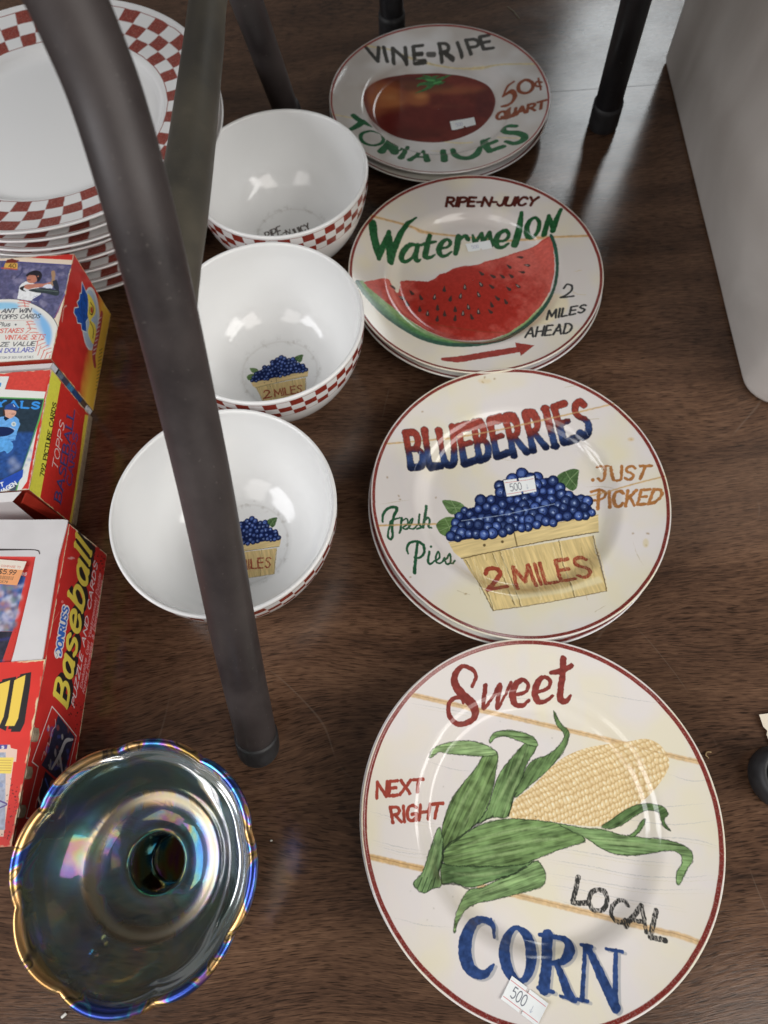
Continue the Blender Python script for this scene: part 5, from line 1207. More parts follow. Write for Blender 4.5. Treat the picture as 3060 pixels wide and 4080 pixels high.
def art_b3_side(cv):
    cv.view = VE
    X, Y = np.meshgrid(np.arange(cv.w), np.arange(cv.h))
    cv.a[:] = cv.C((172, 32, 28)); cv.a *= (0.9+0.2*fbm(X/60., Y/60., 3))[..., None]
    def lett(st, bl, br, tl, tr, w, c, **k): text(cv, st, bl, br, tl, tr, w, c, **k)
    q = ((388, 1272), (535, 372), (310, 1222), (446, 285))
    def shift(q, dx, dy): return [(a+dx, b+dy) for a, b in q]
    for dx, dy in ((18, -22), (13, -16), (8, -9), (4, -4)): lett('Baseball', *shift(q, dx, dy), 28, (38, 34, 34), slant=0.12, serif=0.05, gap=0.2)
    lett('Baseball', *q, 24, (214, 172, 48), slant=0.12, serif=0.05, gap=0.2)
    d = ((352, 975), (398, 700), (322, 965), (368, 692))
    lett('DONRUSS', *d, 24, (196, 190, 190), gap=0.2, slant=0.1); lett('DONRUSS', *d, 10, (36, 88, 160), gap=0.2, slant=0.1)
    cv.disc((330, 972), (13, 22), (206, 200, 196)); cv.line([(324, 958), (334, 972), (326, 990)], 2, (60, 60, 60)); cv.disc((364, 660), (7, 9), (200, 120, 110), 0.6)
    lett('PUZZLE AND CARDS', (432, 1282), (572, 440), (413, 1262), (552, 425), 6, (206, 176, 172), gap=0.2, slant=0.15)
    lett('Exclusive Carl Yastrzemski Puzzle', (478, 1170), (594, 500), (464, 1160), (580, 490), 4, (196, 140, 136), slant=0.15)
    lett('Rated Rookies & Diamond Kings', (494, 1200), (606, 540), (482, 1190), (592, 530), 4, (196, 140, 136), slant=0.15)
    wh = (206, 186, 180)
    out = [(300, 1275), (447, 1450), (400, 1650), (415, 1645), (395, 1760), (330, 1960), (152, 1930), (215, 1640), (187, 1595)]
    cv.line([(300, 1275), (447, 1450), (402, 1640), (414, 1640), (395, 1760)], 5, wh, smooth=False); cv.line([(300, 1275), (187, 1600), (222, 1630), (152, 1930), (330, 1965)], 5, wh, smooth=False)
    cv.poly([(335, 1325), (435, 1455), (360, 1715), (318, 1690), (240, 1620), (270, 1560)], (44, 44, 66), amp=0.4)
    for i in range(40):
        x, y = rnd.uniform(270, 400), rnd.uniform(1380, 1660); cv.disc((x, y), (rnd.uniform(4, 14), rnd.uniform(6, 24)), rnd.choice([(190, 180, 180), (70, 80, 150), (150, 70, 60), (40, 40, 50), (200, 196, 196), (60, 70, 130)]), 0.55, rag=1, soft=1)
    cv.line([(300, 1640), (345, 1560), (380, 1480), (425, 1470)], [14, 24, 22, 8], (186, 180, 184), 0.9); cv.line([(345, 1560), (365, 1680)], [20, 10], (186, 180, 184), 0.9)
    cv.poly([(262, 1655), (330, 1720), (320, 1800), (280, 1880), (240, 1920), (205, 1915), (225, 1800)], (26, 30, 58), amp=0.3); cv.poly([(290, 1720), (318, 1710), (318, 1780), (295, 1785)], (170, 100, 70), smooth=True); cv.line([(222, 1810), (245, 1880)], 10, (190, 190, 196)); cv.line([(262, 1700), (290, 1780)], 10, (60, 90, 160))
    cv.line([(240, 1590), (255, 1540), (262, 1560), (275, 1490), (285, 1500), (300, 1420), (320, 1390), (318, 1350)], 4, wh, 0.8); cv.line([(205, 1870), (215, 1820), (225, 1830), (228, 1770), (240, 1740), (246, 1700)], 4, wh, 0.8)
    cv.line([(300, 800), (345, 720)], 4, (206, 110, 96), 0.6, gaps=0.4); cv.disc((418, 404), (22, 6), (210, 160, 150), 0.6, rag=2, soft=1)
    speckle(cv, 400, 520, 1250, 1500, 60, (40, 20, 20)); speckle(cv, 550, 630, 380, 480, 30, (40, 20, 20))
    worn(cv, (206, 176, 140), 1.0, 6)

def prism_box(name, parent, fl, fr, br, bl, h, m, inset=0.6):
    poly = [fl, fr, br, bl]
    cx = sum(q[0] for q in poly)/4; cy = sum(q[1] for q in poly)/4
    P = [(x-inset*(1 if x > cx else -1), y-inset*(1 if y > cy else -1)) for x, y in poly]
    return prism(name, P, 0.0, h-inset, m, parent)
def card_box(label, fl, fr, br, bl, h, topart, sideart, tname, bodymat, tpx=6, spx=6, wh=WH, top=True):
    root = empty('card_box', ((fr[0]+bl[0])/2, (fr[1]+bl[1])/2, 0))
    rx, ry = (fr[0]+bl[0])/2, (fr[1]+bl[1])/2
    L = lambda q, z=0: (q[0]-rx, q[1]-ry, z)
    prism_box('carton', root, L(fl)[:2], L(fr)[:2], L(br)[:2], L(bl)[:2], h, bodymat)
    O = np.array([fl[0], fl[1], h], float); U = np.array([fr[0]-fl[0], fr[1]-fl[1], 0.]); V = np.array([br[0]-fr[0], br[1]-fr[1], 0.])
    O2 = np.array([fr[0], fr[1], 0.]); U2 = V.copy(); V2 = np.array([0, 0, h-0.2])
    if topart:
        w, hh = int(np.linalg.norm(U)*tpx), int(np.linalg.norm(V)*tpx)
        cv = Canvas(w, hh, (190, 44, 34), panel_map(O, U, V, w, hh), wh, 0.76); topart(cv)
        panel('lid_panel', O-np.array([rx, ry, 0]), U, V, 0.5, printed(cv, tname+'_lid_print'), M_CARD, root, bow=0.5)
    w, hh = int(np.linalg.norm(U2)*spx), int(h*spx)
    cv = Canvas(w, hh, (172, 32, 26), panel_map(O2, U2, V2, w, hh), wh, 0.92); cv.wm = 0.66; sideart(cv)
    panel('side_panel', O2-np.array([rx, ry, 0]), U2, V2, 0.5, printed(cv, tname+'_side_print'), M_CARD, root, bow=0.8)
    tag(root, label, 'card box', 'boxes of baseball cards along the left edge')
    return root, rx, ry
b1, rx, ry = card_box('red and yellow trading card box with a batter on its lid, nearest the plate stack', (-345, 302.5), (-228.8, 301.8), (-223.9, 398.8), (-345, 399.5), 70, art_b1_top, art_b1_side, 'batter_box', M_REDCARD)
prism('inner_tray', [(-345-rx, 297.5-ry), (-231-rx, 297.2-ry), (-229.4-rx, 300.9-ry), (-345-rx, 301.4-ry)], 1, 66, M_WCARD, b1)
cvt_ = Canvas(24, 400, (190, 188, 190), lambda x, y: np.stack([x, y], -1), WH, 0.7)
for y0, y1, c in ((0, 60, (196, 190, 186)), (60, 110, (90, 70, 56)), (110, 200, (40, 66, 104)), (200, 250, (52, 110, 140)), (250, 300, (66, 66, 80)), (300, 345, (96, 104, 112)), (345, 356, (40, 40, 44))):
    cvt_.poly([(0, y0), (24, y0), (24, y1), (0, y1)], c, px=True, amp=0.5)
panel('tray_print', (-231+0.5-rx, 297.3-ry, 1.0), (1.6, 3.6, 0), (0, 0, 65), 0.3, printed(cvt_, 'tray_print'), M_CARD, b1)
b2, rx, ry = card_box('middle card box, red and yellow, with a pitcher in blue on its lid', (-350, 200), (-232.0, 201.0), (-229.6, 295.6), (-350, 295.5), 66, art_b2_top, art_b2_side, 'pitcher_box', M_REDCARD)
prism('lower_tray', [(-350-rx, 200.6-ry), (-230.6-rx, 201.2-ry), (-228.6-rx, 295.2-ry), (-350-rx, 295-ry)], 0.1, 5.5, M_CARD, b2)
mesh_obj('corner_flap', [(-238-rx, 194-ry, 61), (-233-rx, 199-ry, 66), (-232-rx, 200.5-ry, 20), (-238-rx, 199-ry, 10), (-239-rx, 193.5-ry, 61), (-234-rx, 198.4-ry, 66.4)], [(0, 1, 2, 3), (0, 4, 5, 1)], M_REDCARD, parent=b2, smooth=False)
mesh_obj('front_flap', [(-350-rx, 194-ry, 64), (-243-rx, 194-ry, 64), (-240-rx, 190-ry, 30), (-350-rx, 190-ry, 30), (-350-rx, 200-ry, 65.8), (-237-rx, 200-ry, 65.8)], [(0, 1, 2, 3), (0, 4, 5, 1)], M_WCARD, parent=b2, smooth=False)
b3, rx, ry = card_box('largest red baseball card box with a white window lid and yellow lettering, nearest the glass', (-345, -11), (-213.4, -11.5), (-205.4, 177), (-345, 183), 60, art_b3_top, art_b3_side, 'window_box', M_REDCARD, tpx=5, spx=6)
# the white die-cut lid frame and the red front flap lie on the lid
def unp(v, q, z):
    fx, fy = v[0]+v[2]*q[0], v[1]+v[2]*q[1]; d = ray(fx, fy); t = (z-CAM_H)/d[2]; return (d[0]*t-rx, d[1]*t-ry)
frame_px = [(-500, 60), (300, 66), (800, 62), (850, 75), (835, 160), (735, 545), (528, 1845), (210, 1870), (160, 1945), (120, 2060), (60, 2080), (180, 1700), (300, 1200), (380, 850), (450, 540), (-200, 540), (-500, 535), (-500, 470), (-100, 450), (380, 440), (-100, 425), (-500, 440)]
fp = [unp(VD, q, 61.2) for q in [(-500, 60), (300, 66), (800, 62), (852, 72), (835, 160), (735, 545), (528, 1845), (215, 1868), (160, 1945), (90, 2180), (40, 2200), (180, 1720), (300, 1230), (385, 870), (448, 528), (-100, 522), (-500, 515)]]
prism('lid_frame', fp, 60.2, 61.2, M_WCARD, b3)
slit = [unp(VD, q, 61.5) for q in [(-500, 425), (380, 434), (450, 440), (490, 452), (502, 490), (496, 500), (480, 462), (440, 450), (370, 446), (-500, 462)]]
prism('die_cut_edge', slit, 61.22, 61.4, mat('cut_card_edge', (0.06, 0.05, 0.05), 0.8), b3)
Of = np.array([-345, -11.4, 61.9]); Uf = np.array([131.9, 0, 0.]); c2 = unp(VE, (240, 1010), 61.9); 
yb = c2[1]+ry+1
Vf = np.array([5.0, yb+11.4, 0.])
w, hh = int(np.linalg.norm(Uf)*6), int(np.linalg.norm(Vf)*6)
cvf_ = Canvas(w, hh, (198, 40, 28), panel_map(Of, Uf, Vf, w, hh), WH, 0.76); art_b3_flap(cvf_)
panel('front_flap', Of-np.array([rx, ry, 0]), Uf, Vf, 0.6, printed(cvf_, 'window_box_flap_print'), M_CARD, b3, bow=0.4)
for k, (yy, l) in enumerate(((42, 8), (22, 7), (2, 7))):
    s_ = (yy+11.5)/188.5
    xx = -213.4+8*s_
    prism('torn_edge', [(xx-0.6-rx, yy-ry), (xx+1.4-rx, yy+1-ry), (xx+1.8-rx, yy+l*0.6-ry), (xx+0.9-rx, yy+l-ry), (xx-0.6-rx, yy+l-ry)], 55, 61.6, M_CARD, b3)
# orange price sticker on the lid insert
sq = [(-120, 575), (335, 592), (285, 760), (215, 892), (-120, 860)]
cvs = Canvas(300, 200, (206, 190, 170), lambda x, y: np.stack([x, y], -1), WH, 0.74)
cvs.poly([(0, 0), (300, 0), (300, 128), (0, 128)], (214, 140, 84), px=True)
text(cvs, '$5.99', (40, 84), (215, 84), (50, 120), (225, 120), 7, (60, 50, 40))
for i in range(34): cvs.line([(10+i*6, 40), (12+i*6, 68)], 1+2.5*rnd.random(), (90, 70, 50), px=True)
text(cvs, '20579', (40, 10), (160, 10), (44, 28), (164, 28), 4, (110, 84, 60)); text(cvs, 'COMPARE TO', (60, 140), (250, 140), (64, 156), (254, 156), 4, (196, 130, 110))
Sq = [unp(VD, q, 61.7) for q in [(-90, 868), (215, 892), (335, 592), (-60, 560)]]
mesh_obj('price_sticker', [(x, y, 61.75) for x, y in Sq], [(0, 1, 2, 3)], mat('orange_sticker', rough=0.6, image=cvs.image('orange_sticker')), parent=b3, uvs=[(0, 0), (.93, 0), (1, 1), (0, 1)], smooth=False)
# white sticker at the left of the batter box
S1 = [(-282.5, 372), (-277.0, 371.4), (-276, 361), (-282, 361)]
mesh_obj('price_sticker', [(x-b1.location.x/S, y-b1.location.y/S, 70.6) for x, y in S1], [(3, 2, 1, 0)], mat('white_sticker', (0.72, 0.72, 0.76), 0.5), parent=b1, smooth=False)

# ================================================================== GLASS DISH
def glass_material():
    m = bpy.data.materials.new('iridescent_smoke_glass'); m.use_nodes = True
    nt = m.node_tree; L = nt.links; nt.nodes.remove(nt.nodes['Principled BSDF']); out = nt.nodes['Material Output']
    tc = nt.nodes.new('ShaderNodeTexCoord')
    nz = nt.nodes.new('ShaderNodeTexNoise'); nz.inputs['Scale'].default_value = 22; nz.inputs['Detail'].default_value = 3; nz.inputs['Distortion'].default_value = 1.2
    L.new(tc.outputs['Object'], nz.inputs[0])
    th = nt.nodes.new('ShaderNodeMapRange'); L.new(nz.outputs[0], th.inputs[0]); th.inputs[1].default_value = 0.3; th.inputs[2].default_value = 0.7; th.inputs[3].default_value = 250; th.inputs[4].default_value = 640
    g = nt.nodes.new('ShaderNodeBsdfPrincipled')
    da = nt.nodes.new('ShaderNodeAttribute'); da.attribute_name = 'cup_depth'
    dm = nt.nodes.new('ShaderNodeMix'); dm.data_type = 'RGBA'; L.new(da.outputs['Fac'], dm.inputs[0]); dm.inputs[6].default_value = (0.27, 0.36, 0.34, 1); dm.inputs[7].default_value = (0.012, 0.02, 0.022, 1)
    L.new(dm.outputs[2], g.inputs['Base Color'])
    g.inputs['Base Color'].default_value = (0.34, 0.40, 0.36, 1); g.inputs['Transmission Weight'].default_value = 0.94; g.inputs['IOR'].default_value = 1.22; g.inputs['Roughness'].default_value = 0.07
    g.inputs['Thin Film IOR'].default_value = 1.42; L.new(th.outputs[0], g.inputs['Thin Film Thickness'])
    k = nt.nodes.new('ShaderNodeBsdfPrincipled')
    k.inputs['Metallic'].default_value = 1.0; k.inputs['Roughness'].default_value = 0.30
    n3 = nt.nodes.new('ShaderNodeTexNoise'); n3.inputs['Scale'].default_value = 34; n3.inputs['Detail'].default_value = 2; n3.inputs['Distortion'].default_value = 1.5; L.new(tc.outputs['Object'], n3.inputs[0])
    cr = nt.nodes.new('ShaderNodeValToRGB'); L.new(n3.outputs[0], cr.inputs[0]); ce = cr.color_ramp.elements
    ce[0].position = .41; ce[0].color = (.05, .10, .50, 1); ce[1].position = .61; ce[1].color = (.75, .42, .16, 1)
    for p_, c_ in ((.445, (.08, .42, .70, 1)), (.475, (.34, .12, .60, 1)), (.505, (.60, .40, .10, 1)), (.54, (.10, .06, .04, 1)), (.575, (.75, .50, .22, 1))):
        e_ = ce.new(p_); e_.color = c_
    n4 = nt.nodes.new('ShaderNodeTexNoise'); n4.inputs['Scale'].default_value = 17; n4.inputs['Detail'].default_value = 3; n4.inputs['Distortion'].default_value = 1; L.new(tc.outputs['Object'], n4.inputs[0])
    c2 = nt.nodes.new('ShaderNodeValToRGB'); L.new(n4.outputs[0], c2.inputs[0]); c2.color_ramp.elements[0].position = .36; c2.color_ramp.elements[0].color = (.16, .16, .70, 1); c2.color_ramp.elements[1].position = .66; c2.color_ramp.elements[1].color = (.42, .50, .26, 1)
    e_ = c2.color_ramp.elements.new(.44); e_.color = (.08, .26, .44, 1); e_ = c2.color_ramp.elements.new(.52); e_.color = (.12, .36, .33, 1)
    la = nt.nodes.new('ShaderNodeAttribute'); la.attribute_name = 'lustre'; lm = nt.nodes.new('ShaderNodeMapRange'); L.new(la.outputs['Fac'], lm.inputs[0]); lm.inputs[1].default_value = .05; lm.inputs[2].default_value = .3
    ga = nt.nodes.new('ShaderNodeAttribute'); ga.attribute_name = 'foot_gold'
    m1 = nt.nodes.new('ShaderNodeMix'); m1.data_type = 'RGBA'; L.new(lm.outputs[0], m1.inputs[0]); L.new(c2.outputs[0], m1.inputs[6]); L.new(cr.outputs[0], m1.inputs[7])
    m2 = nt.nodes.new('ShaderNodeMix'); m2.data_type = 'RGBA'; L.new(ga.outputs['Fac'], m2.inputs[0]); L.new(m1.outputs[2], m2.inputs[6]); m2.inputs[7].default_value = (.40, .35, .25, 1)
    L.new(m2.outputs[2], k.inputs['Base Color'])
    f2 = nt.nodes.new('ShaderNodeMapRange'); n2 = nt.nodes.new('ShaderNodeTexNoise'); n2.inputs['Scale'].default_value = 60; n2.inputs['Detail'].default_value = 4
    L.new(tc.outputs['Object'], n2.inputs[0]); L.new(n2.outputs[0], f2.inputs[0]); f2.inputs[1].default_value = .35; f2.inputs[2].default_value = .7; f2.inputs[3].default_value = 0.04; f2.inputs[4].default_value = 0.20
    # the lustre is heavier along the fluted edge and on the foot ring
    at = nt.nodes.new('ShaderNodeAttribute'); at.attribute_name = 'lustre'
    ad = nt.nodes.new('ShaderNodeMath'); ad.operation = 'ADD'; ad.use_clamp = True; L.new(f2.outputs[0], ad.inputs[0]); L.new(at.outputs['Fac'], ad.inputs[1])
    mx = nt.nodes.new('ShaderNodeMixShader'); L.new(ad.outputs[0], mx.inputs[0]); L.new(g.outputs[0], mx.inputs[1]); L.new(k.outputs[0], mx.inputs[2])
    bp = nt.nodes.new('ShaderNodeBump'); bp.inputs['Strength'].default_value = 0.15; bp.inputs['Distance'].default_value = 0.0006; L.new(nz.outputs[0], bp.inputs['Height'])
    L.new(bp.outputs[0], g.inputs['Normal']); L.new(bp.outputs[0], k.inputs['Normal'])
    L.new(mx.outputs[0], out.inputs[0])
    return m
M_GLASS = glass_material()
def make_glass():
    inner = smooth_profile([(0.3, 7), (10, 7.2), (13.2, 9), (14.2, 22), (14.8, 36), (15.8, 40.4), (18.0, 41.4), (21.5, 41.6), (26, 42.8), (30, 44.8), (33, 46.0), (36.5, 47.0), (38.6, 48.4), (41, 50.6), (46, 55), (51.5, 61.2), (54.5, 66), (56.6, 69.5), (58.2, 73.6)], 4)
    lip = [(59.4, 75.6), (60.8, 76.3), (62.3, 75.9), (63.2, 74.2)]
    outer = smooth_profile([(63.0, 71.5), (61.0, 65.5), (57, 57.5), (51.5, 49), (46, 43), (41, 38), (36, 33.5), (31, 30), (26, 26), (22, 22), (19.5, 17), (19, 12), (20.5, 8), (24.5, 4), (27.5, 2), (28, 0.6), (27, 0), (24, 0.5), (20, 3), (10, 4), (0.3, 4)], 3)
    prof = inner+lip+outer
    ph = math.radians(103)
    def wob(r, z, a, j):
        w = min(1, max(0, (r-44)/16)); w = w*w*(3-2*w)
        s = abs(math.sin(4*(a-ph)))**0.7-0.55
        s += 0.25*math.sin(3*a+1)*0.5
        return r*(1+0.040*s*w), z+(2.6*s+1.6*math.cos(2*a+0.6))*w
    V, Fc, U, ring = revolve(prof, 192, wob=wob, R=64)
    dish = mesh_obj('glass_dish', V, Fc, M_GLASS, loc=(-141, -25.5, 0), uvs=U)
    rad = np.array([math.hypot(v[0], v[1]) for v in V]); zz = np.array([v[2] for v in V]); n_in = len(inner)*192
    lus = np.zeros(len(V))
    lus += np.clip((rad-57.0)/2.0, 0, 1)*0.72
    gold = np.exp(-((rad-34.0)/4.2)**2)*(np.arange(len(V)) < n_in)
    lus += gold*0.55-0.4*(rad < 17)
    ag = dish.data.attributes.new('foot_gold', 'FLOAT', 'POINT'); ag.data.foreach_set('value', gold)
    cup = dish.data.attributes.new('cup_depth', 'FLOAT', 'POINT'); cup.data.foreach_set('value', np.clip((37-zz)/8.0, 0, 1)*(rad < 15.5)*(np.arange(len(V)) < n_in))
    at = dish.data.attributes.new('lustre', 'FLOAT', 'POINT'); at.data.foreach_set('value', lus)
    tag(dish, 'iridescent smoky glass dish with fluted gold and blue rim and deep central cup', 'glass dish')
make_glass()
def small_glass():
    d = ray(-150., -130.); t = (100-CAM_H)/d[2]; x, y = d[0]*t, d[1]*t
    prof = smooth_profile([(0.3, 6), (20, 6), (34, 12), (44, 26), (50, 40)], 5)+[(51, 41.5), (52.4, 41), (52.6, 39)]+smooth_profile([(47, 25), (37, 9), (26, 2), (24, 0), (0.3, 0)], 4)
    V, Fc, U, ring = revolve(prof, 96, wob=lambda r, z, a, j: (r*(1+0.02*math.sin(14*a)*min(1, r/50)), z), R=60)
    m = mat('pressed_clear_glass', (0.75, 0.78, 0.78), 0.18, bump=(120, 0.3, 0.001)); b = m.node_tree.nodes['Principled BSDF']; b.inputs['Transmission Weight'].default_value = 0.55
    o = mesh_obj('pressed_glass_bowl', V, Fc, m, loc=(x, y, 90), uvs=U)
    tag(o, 'pale clear glass piece just entering the upper left corner above the checkered plates', 'glass bowl')
small_glass()

# ================================================================== METAL FRAME STANDING ON THE TABLE
def tube(name, path, rad, m, parent, n=28, caps=True, sub=10, loc=(0, 0, 0)):
    P = catmull(path, sub) if len(path) > 2 else np.array([path[0], path[1]], float)
    rads = [rad]*len(P) if np.isscalar(rad) else np.interp(np.linspace(0, 1, len(P)), np.linspace(0, 1, len(rad)), rad)
    V, Fc = [], []
    T0 = P[1]-P[0]; ref = np.array([1.0, 0, 0]) if abs(T0[0]) < abs(T0[2]) else np.array([0, 0, 1.0])
    for i, p in enumerate(P):
        T = (P[min(i+1, len(P)-1)]-P[max(i-1, 0)]); T = T/np.linalg.norm(T)
        N = ref-T*(ref@T); N /= np.linalg.norm(N); ref = N; B = np.cross(T, N)
        for k in range(n):
            a = 2*math.pi*k/n
            V.append(p+rads[i]*(N*math.cos(a)+B*math.sin(a)))
    for i in range(len(P)-1):
        for k in range(n):
            k2 = (k+1) % n; Fc.append((i*n+k, i*n+k2, (i+1)*n+k2, (i+1)*n+k))
    if caps: Fc.append(tuple(range(n-1, -1, -1))); Fc.append(tuple((len(P)-1)*n+k for k in range(n)))
    return mesh_obj(name, V, Fc, m, parent=parent, loc=loc)
def tube_material(name, c1, c2, rough=0.42, metal=0.35):
    m = bpy.data.materials.new(name); m.use_nodes = True; nt = m.node_tree; L = nt.links; b = nt.nodes['Principled BSDF']
    tc = nt.nodes.new('ShaderNodeTexCoord')
    a = nt.nodes.new('ShaderNodeTexNoise'); a.inputs['Scale'].default_value = 16; a.inputs['Detail'].default_value = 6; a.inputs['Roughness'].default_value = 0.65; L.new(tc.outputs['Object'], a.inputs[0])
    r = nt.nodes.new('ShaderNodeValToRGB'); L.new(a.outputs[0], r.inputs[0]); r.color_ramp.elements[0].position = .35; r.color_ramp.elements[1].position = .68
    r.color_ramp.elements[0].color = (*c1, 1); r.color_ramp.elements[1].color = (*c2, 1)
    s = nt.nodes.new('ShaderNodeTexNoise'); s.inputs['Scale'].default_value = 420; s.inputs['Detail'].default_value = 2; L.new(tc.outputs['Object'], s.inputs[0])
    sp = nt.nodes.new('ShaderNodeMapRange'); L.new(s.outputs[0], sp.inputs[0]); sp.inputs[1].default_value = .69; sp.inputs[2].default_value = .74; sp.inputs[3].default_value = 0; sp.inputs[4].default_value = 0.22
    mx = nt.nodes.new('ShaderNodeMix'); mx.data_type = 'RGBA'; L.new(sp.outputs[0], mx.inputs[0]); L.new(r.outputs[0], mx.inputs[6]); mx.inputs[7].default_value = (0.22, 0.20, 0.18, 1)
    L.new(mx.outputs[2], b.inputs['Base Color'])
    rr = nt.nodes.new('ShaderNodeMapRange'); L.new(a.outputs[0], rr.inputs[0]); rr.inputs[1].default_value = .3; rr.inputs[2].default_value = .7; rr.inputs[3].default_value = rough*.8; rr.inputs[4].default_value = rough*1.3
    L.new(rr.outputs[0], b.inputs['Roughness']); b.inputs['Metallic'].default_value = metal
    bp = nt.nodes.new('ShaderNodeBump'); bp.inputs['Strength'].default_value = .12; bp.inputs['Distance'].default_value = .0003; L.new(s.outputs[0], bp.inputs['Height']); L.new(bp.outputs[0], b.inputs['Normal'])
    return m
M_TUBE = tube_material('worn_bronze_paint', (0.032, 0.026, 0.027), (0.066, 0.054, 0.053), 0.48, 0.15)
M_TUBE2 = tube_material('tarnished_brass_brown', (0.055, 0.053, 0.047), (0.120, 0.108, 0.082), 0.5, 0.15)
M_BLK = tube_material('black_paint', (0.012, 0.012, 0.014), (0.026, 0.026, 0.03), 0.4, 0.2)
M_RUB = mat('black_rubber', (0.022, 0.022, 0.024), 0.55, noise=(90, 0.3, 3), bump=(200, 0.2, 0.0005))
ch = empty('tubular_frame', (-92, 28, 0))
tag(ch, 'worn bronze brown tubular metal frame, its near leg crossing the nearest white bowl', 'metal frame')
c0 = (-92, 28, 0)
def rel(path, o): return [tuple(np.array(q, float)-np.array(o)) for q in path]
l1 = tube('leg', rel([(-91.2, 38.5, 9), (-88.0, 83, 85), (-83.6, 133, 165), (-83, 166, 212), (-81.8, 187, 250), (-82.2, 207, 282), (-85, 226, 304), (-88, 236, 320), (-91.5, 243, 334), (-100, 251, 348), (-120, 262, 360), (-160, 275, 370)], c0), 12.7, M_TUBE, ch, sub=8)
tube('rubber_foot', rel([(-91.8, 33.4, 0.0), (-91.6, 35.4, 4), (-91.0, 42.0, 15)], c0), [12.4, 13.6, 13.7], M_RUB, l1, sub=5)
l2 = tube('leg', rel([(-65.5, 620, 6), (-67, 606, 30), (-76, 554, 151), (-81, 524, 220), (-88, 480, 320), (-93, 440, 400), (-96, 420, 474)], c0), 12.2, M_TUBE, ch, sub=6)
tube('rubber_foot', rel([(-65, 624, 0), (-65.3, 621, 5), (-66.5, 610, 24)], c0), [13, 13.8, 13.8], M_RUB, l2, sub=5)
tube('stretcher', rel([(-83, 170, 222), (-83.6, 186, 236), (-83.5, 212, 238), (-82, 246, 235.5), (-81, 290, 232), (-81.3, 353, 225.5), (-82.5, 401, 218.5), (-84.2, 449, 211), (-82.5, 523, 203)], c0), [8, 11.4, 12, 11.6, 11.2, 11, 11, 11, 11], M_TUBE2, ch, sub=6)
sp_ = slab('shade_board', -620, 330, 170, 820, 26, mat('shade_board', (0.10, 0.08, 0.07), 0.7, noise=(20, .2, 3)), bev=8, z=508)  # board added out of view above the frame to shade the far plates
sp_.parent = ch; sp_.location = Vector((-c0[0]*S, -c0[1]*S, 0))
st = empty('black_tube_stand', (239, 588, 0))
tag(st, 'black tube legs with rubber feet at the back of the table by the pale tub', 'metal stand')
c1 = (239, 588, 0)
a1 = tube('leg', rel([(238.7, 587.6, 6), (237, 585, 30), (232.5, 579, 118), (225, 570, 250), (212, 552, 474)], c1), 12.2, M_BLK, st, sub=5)
tube('rubber_foot', rel([(239.2, 588.2, 0), (239, 588, 3), (237.6, 586, 26)], c1), [12.6, 14, 13.8], M_RUB, a1, sub=5)
a2 = tube('leg', rel([(44, 742, 6), (43.8, 742, 30), (41, 744, 118), (38, 746, 250), (34, 750, 474)], c1), 12.2, M_BLK, st, sub=5)
tube('rubber_foot', rel([(44, 742, 0), (44, 742, 4), (43.8, 742, 26)], c1), [12.6, 14, 13.8], M_RUB, a2, sub=5)

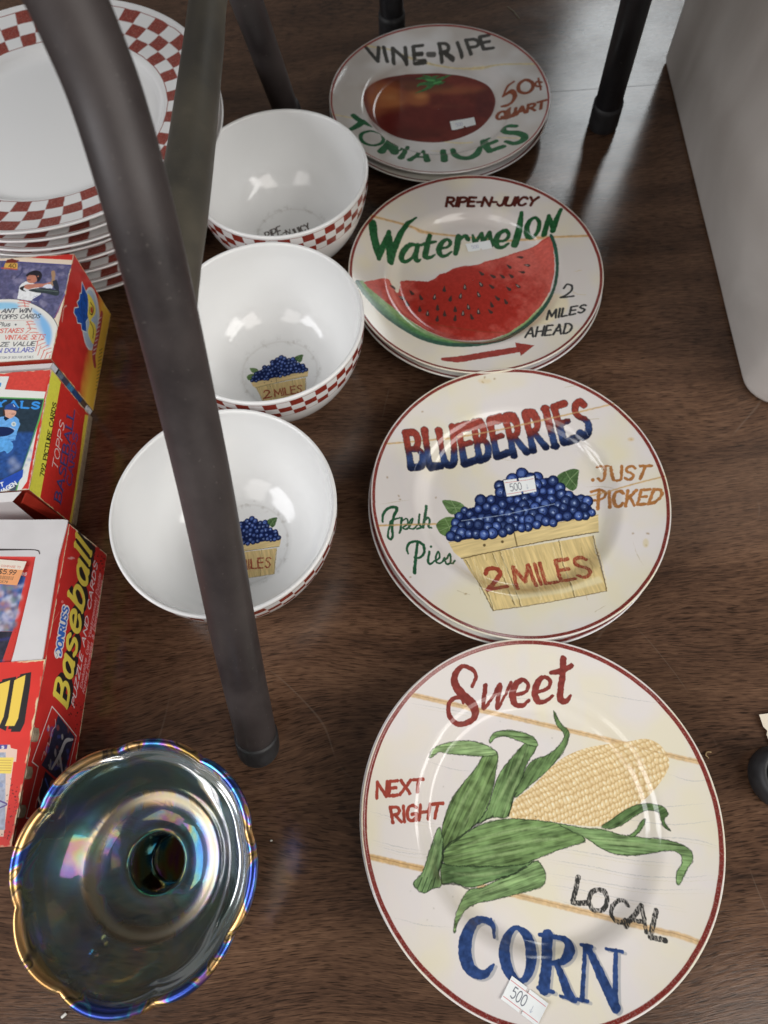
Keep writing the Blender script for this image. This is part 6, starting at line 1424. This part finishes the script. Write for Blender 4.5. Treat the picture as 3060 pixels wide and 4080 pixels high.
# ================================================================== PALE PLASTIC TUB
def make_tub():
    cor = [((290, 262), 26), ((760, 236), 30), ((780, 700), 30), ((319, 683), 16)]
    def ring(off):
        out = []; n = len(cor)
        for i, ((x, y), r) in enumerate(cor):
            p = np.array((x, y), float); a = np.array(cor[i-1][0], float); b = np.array(cor[(i+1) % n][0], float)
            u = (a-p)/np.linalg.norm(a-p); v = (b-p)/np.linalg.norm(b-p); ang = math.acos(u@v); t = r/math.tan(ang/2)
            cen = p+(u+v)/np.linalg.norm(u+v)*r/math.sin(ang/2); s0 = p+u*t-cen; s1 = p+v*t-cen
            for k in range(9):
                w = k/8; d = s0*(1-w)+s1*w; d = d/np.linalg.norm(d)*(r+off); out.append(cen+d)
        # subdivide the long sides so that they can bow
        res = []
        for i, q in enumerate(out):
            res.append(q); nx_ = out[(i+1) % len(out)]
            if np.linalg.norm(nx_-q) > 60:
                for k in range(1, 16): res.append(q+(nx_-q)*k/16)
        return res
    levels = [(0, -5), (1.5, -1.5), (5, 0), (60, 1.5), (120, 3), (180, 4.5), (240, 6), (300, 8), (306, 12), (316, 12), (318, 10)]
    V, Fc = [], []
    for z, off in levels:
        R_ = ring(off); m_ = len(R_)
        for i, q in enumerate(R_):
            n_ = fbm(np.array(q[0]/60.0), np.array(q[1]/60.0+z/90.0), 2)
            V.append((q[0]+(n_-.5)*0.8, q[1], z))
    for j in range(len(levels)-1):
        for i in range(m_): Fc.append((j*m_+i, j*m_+(i+1) % m_, (j+1)*m_+(i+1) % m_, (j+1)*m_+i))
    Fc.append(tuple((len(levels)-1)*m_+i for i in range(m_)))
    m = bpy.data.materials.new('scuffed_pale_plastic'); m.use_nodes = True; nt = m.node_tree; L = nt.links; b = nt.nodes['Principled BSDF']
    tc = nt.nodes.new('ShaderNodeTexCoord'); mp = nt.nodes.new('ShaderNodeMapping'); mp.inputs['Scale'].default_value = (6, 6, 5); L.new(tc.outputs['Object'], mp.inputs[0])
    n1 = nt.nodes.new('ShaderNodeTexNoise'); n1.inputs['Scale'].default_value = 1.5; n1.inputs['Detail'].default_value = 5; n1.inputs['Distortion'].default_value = .8; L.new(mp.outputs[0], n1.inputs[0])
    r = nt.nodes.new('ShaderNodeValToRGB'); L.new(n1.outputs[0], r.inputs[0]); r.color_ramp.elements[0].position = .3; r.color_ramp.elements[1].position = .7
    r.color_ramp.elements[0].color = (0.68, 0.65, 0.615, 1); r.color_ramp.elements[1].color = (0.85, 0.825, 0.79, 1); L.new(r.outputs[0], b.inputs['Base Color'])
    b.inputs['Roughness'].default_value = .55; b.inputs['Subsurface Weight'].default_value = 0.0
    o = mesh_obj('plastic_tub', V, Fc, m)
    o.location = (0, 0, 0)
    tag(o, 'large pale grey plastic tub with rounded corner at the upper right edge', 'tub')
make_tub()

# ================================================================== SMALL THINGS
def make_cap():
    root = empty('black_plastic_wheel', (234.5, -4.5, 0)); root.scale = (0.88, 0.88, 1)
    prof = [(17.0, 0.0), (20.4, 0.6), (21.4, 2.5), (21.6, 8), (21.0, 14), (19.6, 17), (17.4, 17.8), (15.8, 17), (15.2, 14), (15.0, 5), (14.8, 4.4), (0.3, 4.2)]
    V, Fc, U, _ = revolve(prof, 64, R=22)
    mesh_obj('rim', V, Fc, M_RUB, parent=root)
    mspk = mat('scratched_black_plastic', (0.05, 0.05, 0.052), 0.4, noise=(200, .4, 3))
    for k in range(4):
        a = math.radians(186+90*k); c, s = math.cos(a), math.sin(a)
        pts = [(3, -0.9), (15.2, -0.9), (15.2, 0.9), (3, 0.9)]
        prism('spoke', [(x*c-y*s, x*s+y*c) for x, y in pts], 4.3, 15.5, mspk, root)
    V, Fc, U, _ = revolve([(0.3, 16.5), (3.6, 16.5), (4.2, 15.8), (4.2, 4.3)], 32)
    mesh_obj('hub', V, Fc, mspk, parent=root)
    tag(root, 'black plastic wheel with spokes lying at the right edge of the frame', 'wheel')
make_cap()
cvt = Canvas(160, 200, (200, 182, 156), lambda x, y: np.stack([x, y], -1), (205, 195, 184))
text(cvt, 'S', (50, 100), (90, 100), (50, 150), (90, 150), 6, (90, 84, 80)); text(cvt, '2', (70, 40), (105, 40), (70, 85), (105, 85), 6, (90, 84, 80))
tg = [(232.6, 33.5), (260, 35), (262, 14), (235.5, 15.0), (234.6, 21), (235.6, 23.5), (233.6, 26)]
o = mesh_obj('paper_tag', [(x, y, 1.2+0.12*(y-14)) for x, y in tg], [tuple(range(len(tg)-1, -1, -1))], mat('tag_paper', rough=.7, image=cvt.image('paper_tag')), uvs=[((x-232)/30, (y-14)/21) for x, y in tg], smooth=False)
tag(o, 'small cream paper tag behind the black wheel at the right edge', 'tag')
def crumb(name, fx, fy, pts, rad, col, label, cat):
    d = ray(float(fx), float(fy)); t = -CAM_H/d[2]; x, y = d[0]*t, d[1]*t
    o = tube(name, [(a, b, rad*0.9+c) for a, b, c in pts], rad, mat(name+'_mat', col, .7), None, n=8, sub=4, loc=(x, y, 0))
    tag(o, label, cat)
crumb('thread_bit', 2820, 3010, [(2.2, 1.8, .5), (-0.5, 2.0, .8), (-1.6, 0.4, .3), (-0.6, -0.8, 0), (-0.2, -1.8, 0)], 0.42, (.5, .36, .18), 'tiny curled tan thread on the wood right of the corn plate', 'thread')
crumb('paper_crumb', 258, 4044, [(-1.2, -.8, 0), (0, 0, .3), (1.1, .9, 0)], 0.8, (.7, .7, .66), 'tiny white crumb on the wood below the glass dish', 'crumb')
crumb('dust_crumb', 1081, 3350, [(-.5, 0, 0), (.2, .2, .2), (.6, 0, 0)], 0.45, (.6, .6, .55), 'tiny pale crumb on the wood between glass dish and corn plate', 'crumb')
crumb('hair', 2040, 60, [(-3, 14, .2), (2, 6, .4), (4, 0, .3), (7, -8, .2)], 0.35, (.35, .33, .24), 'short pale fibre on the dark wood beyond the tomato plate', 'fibre')
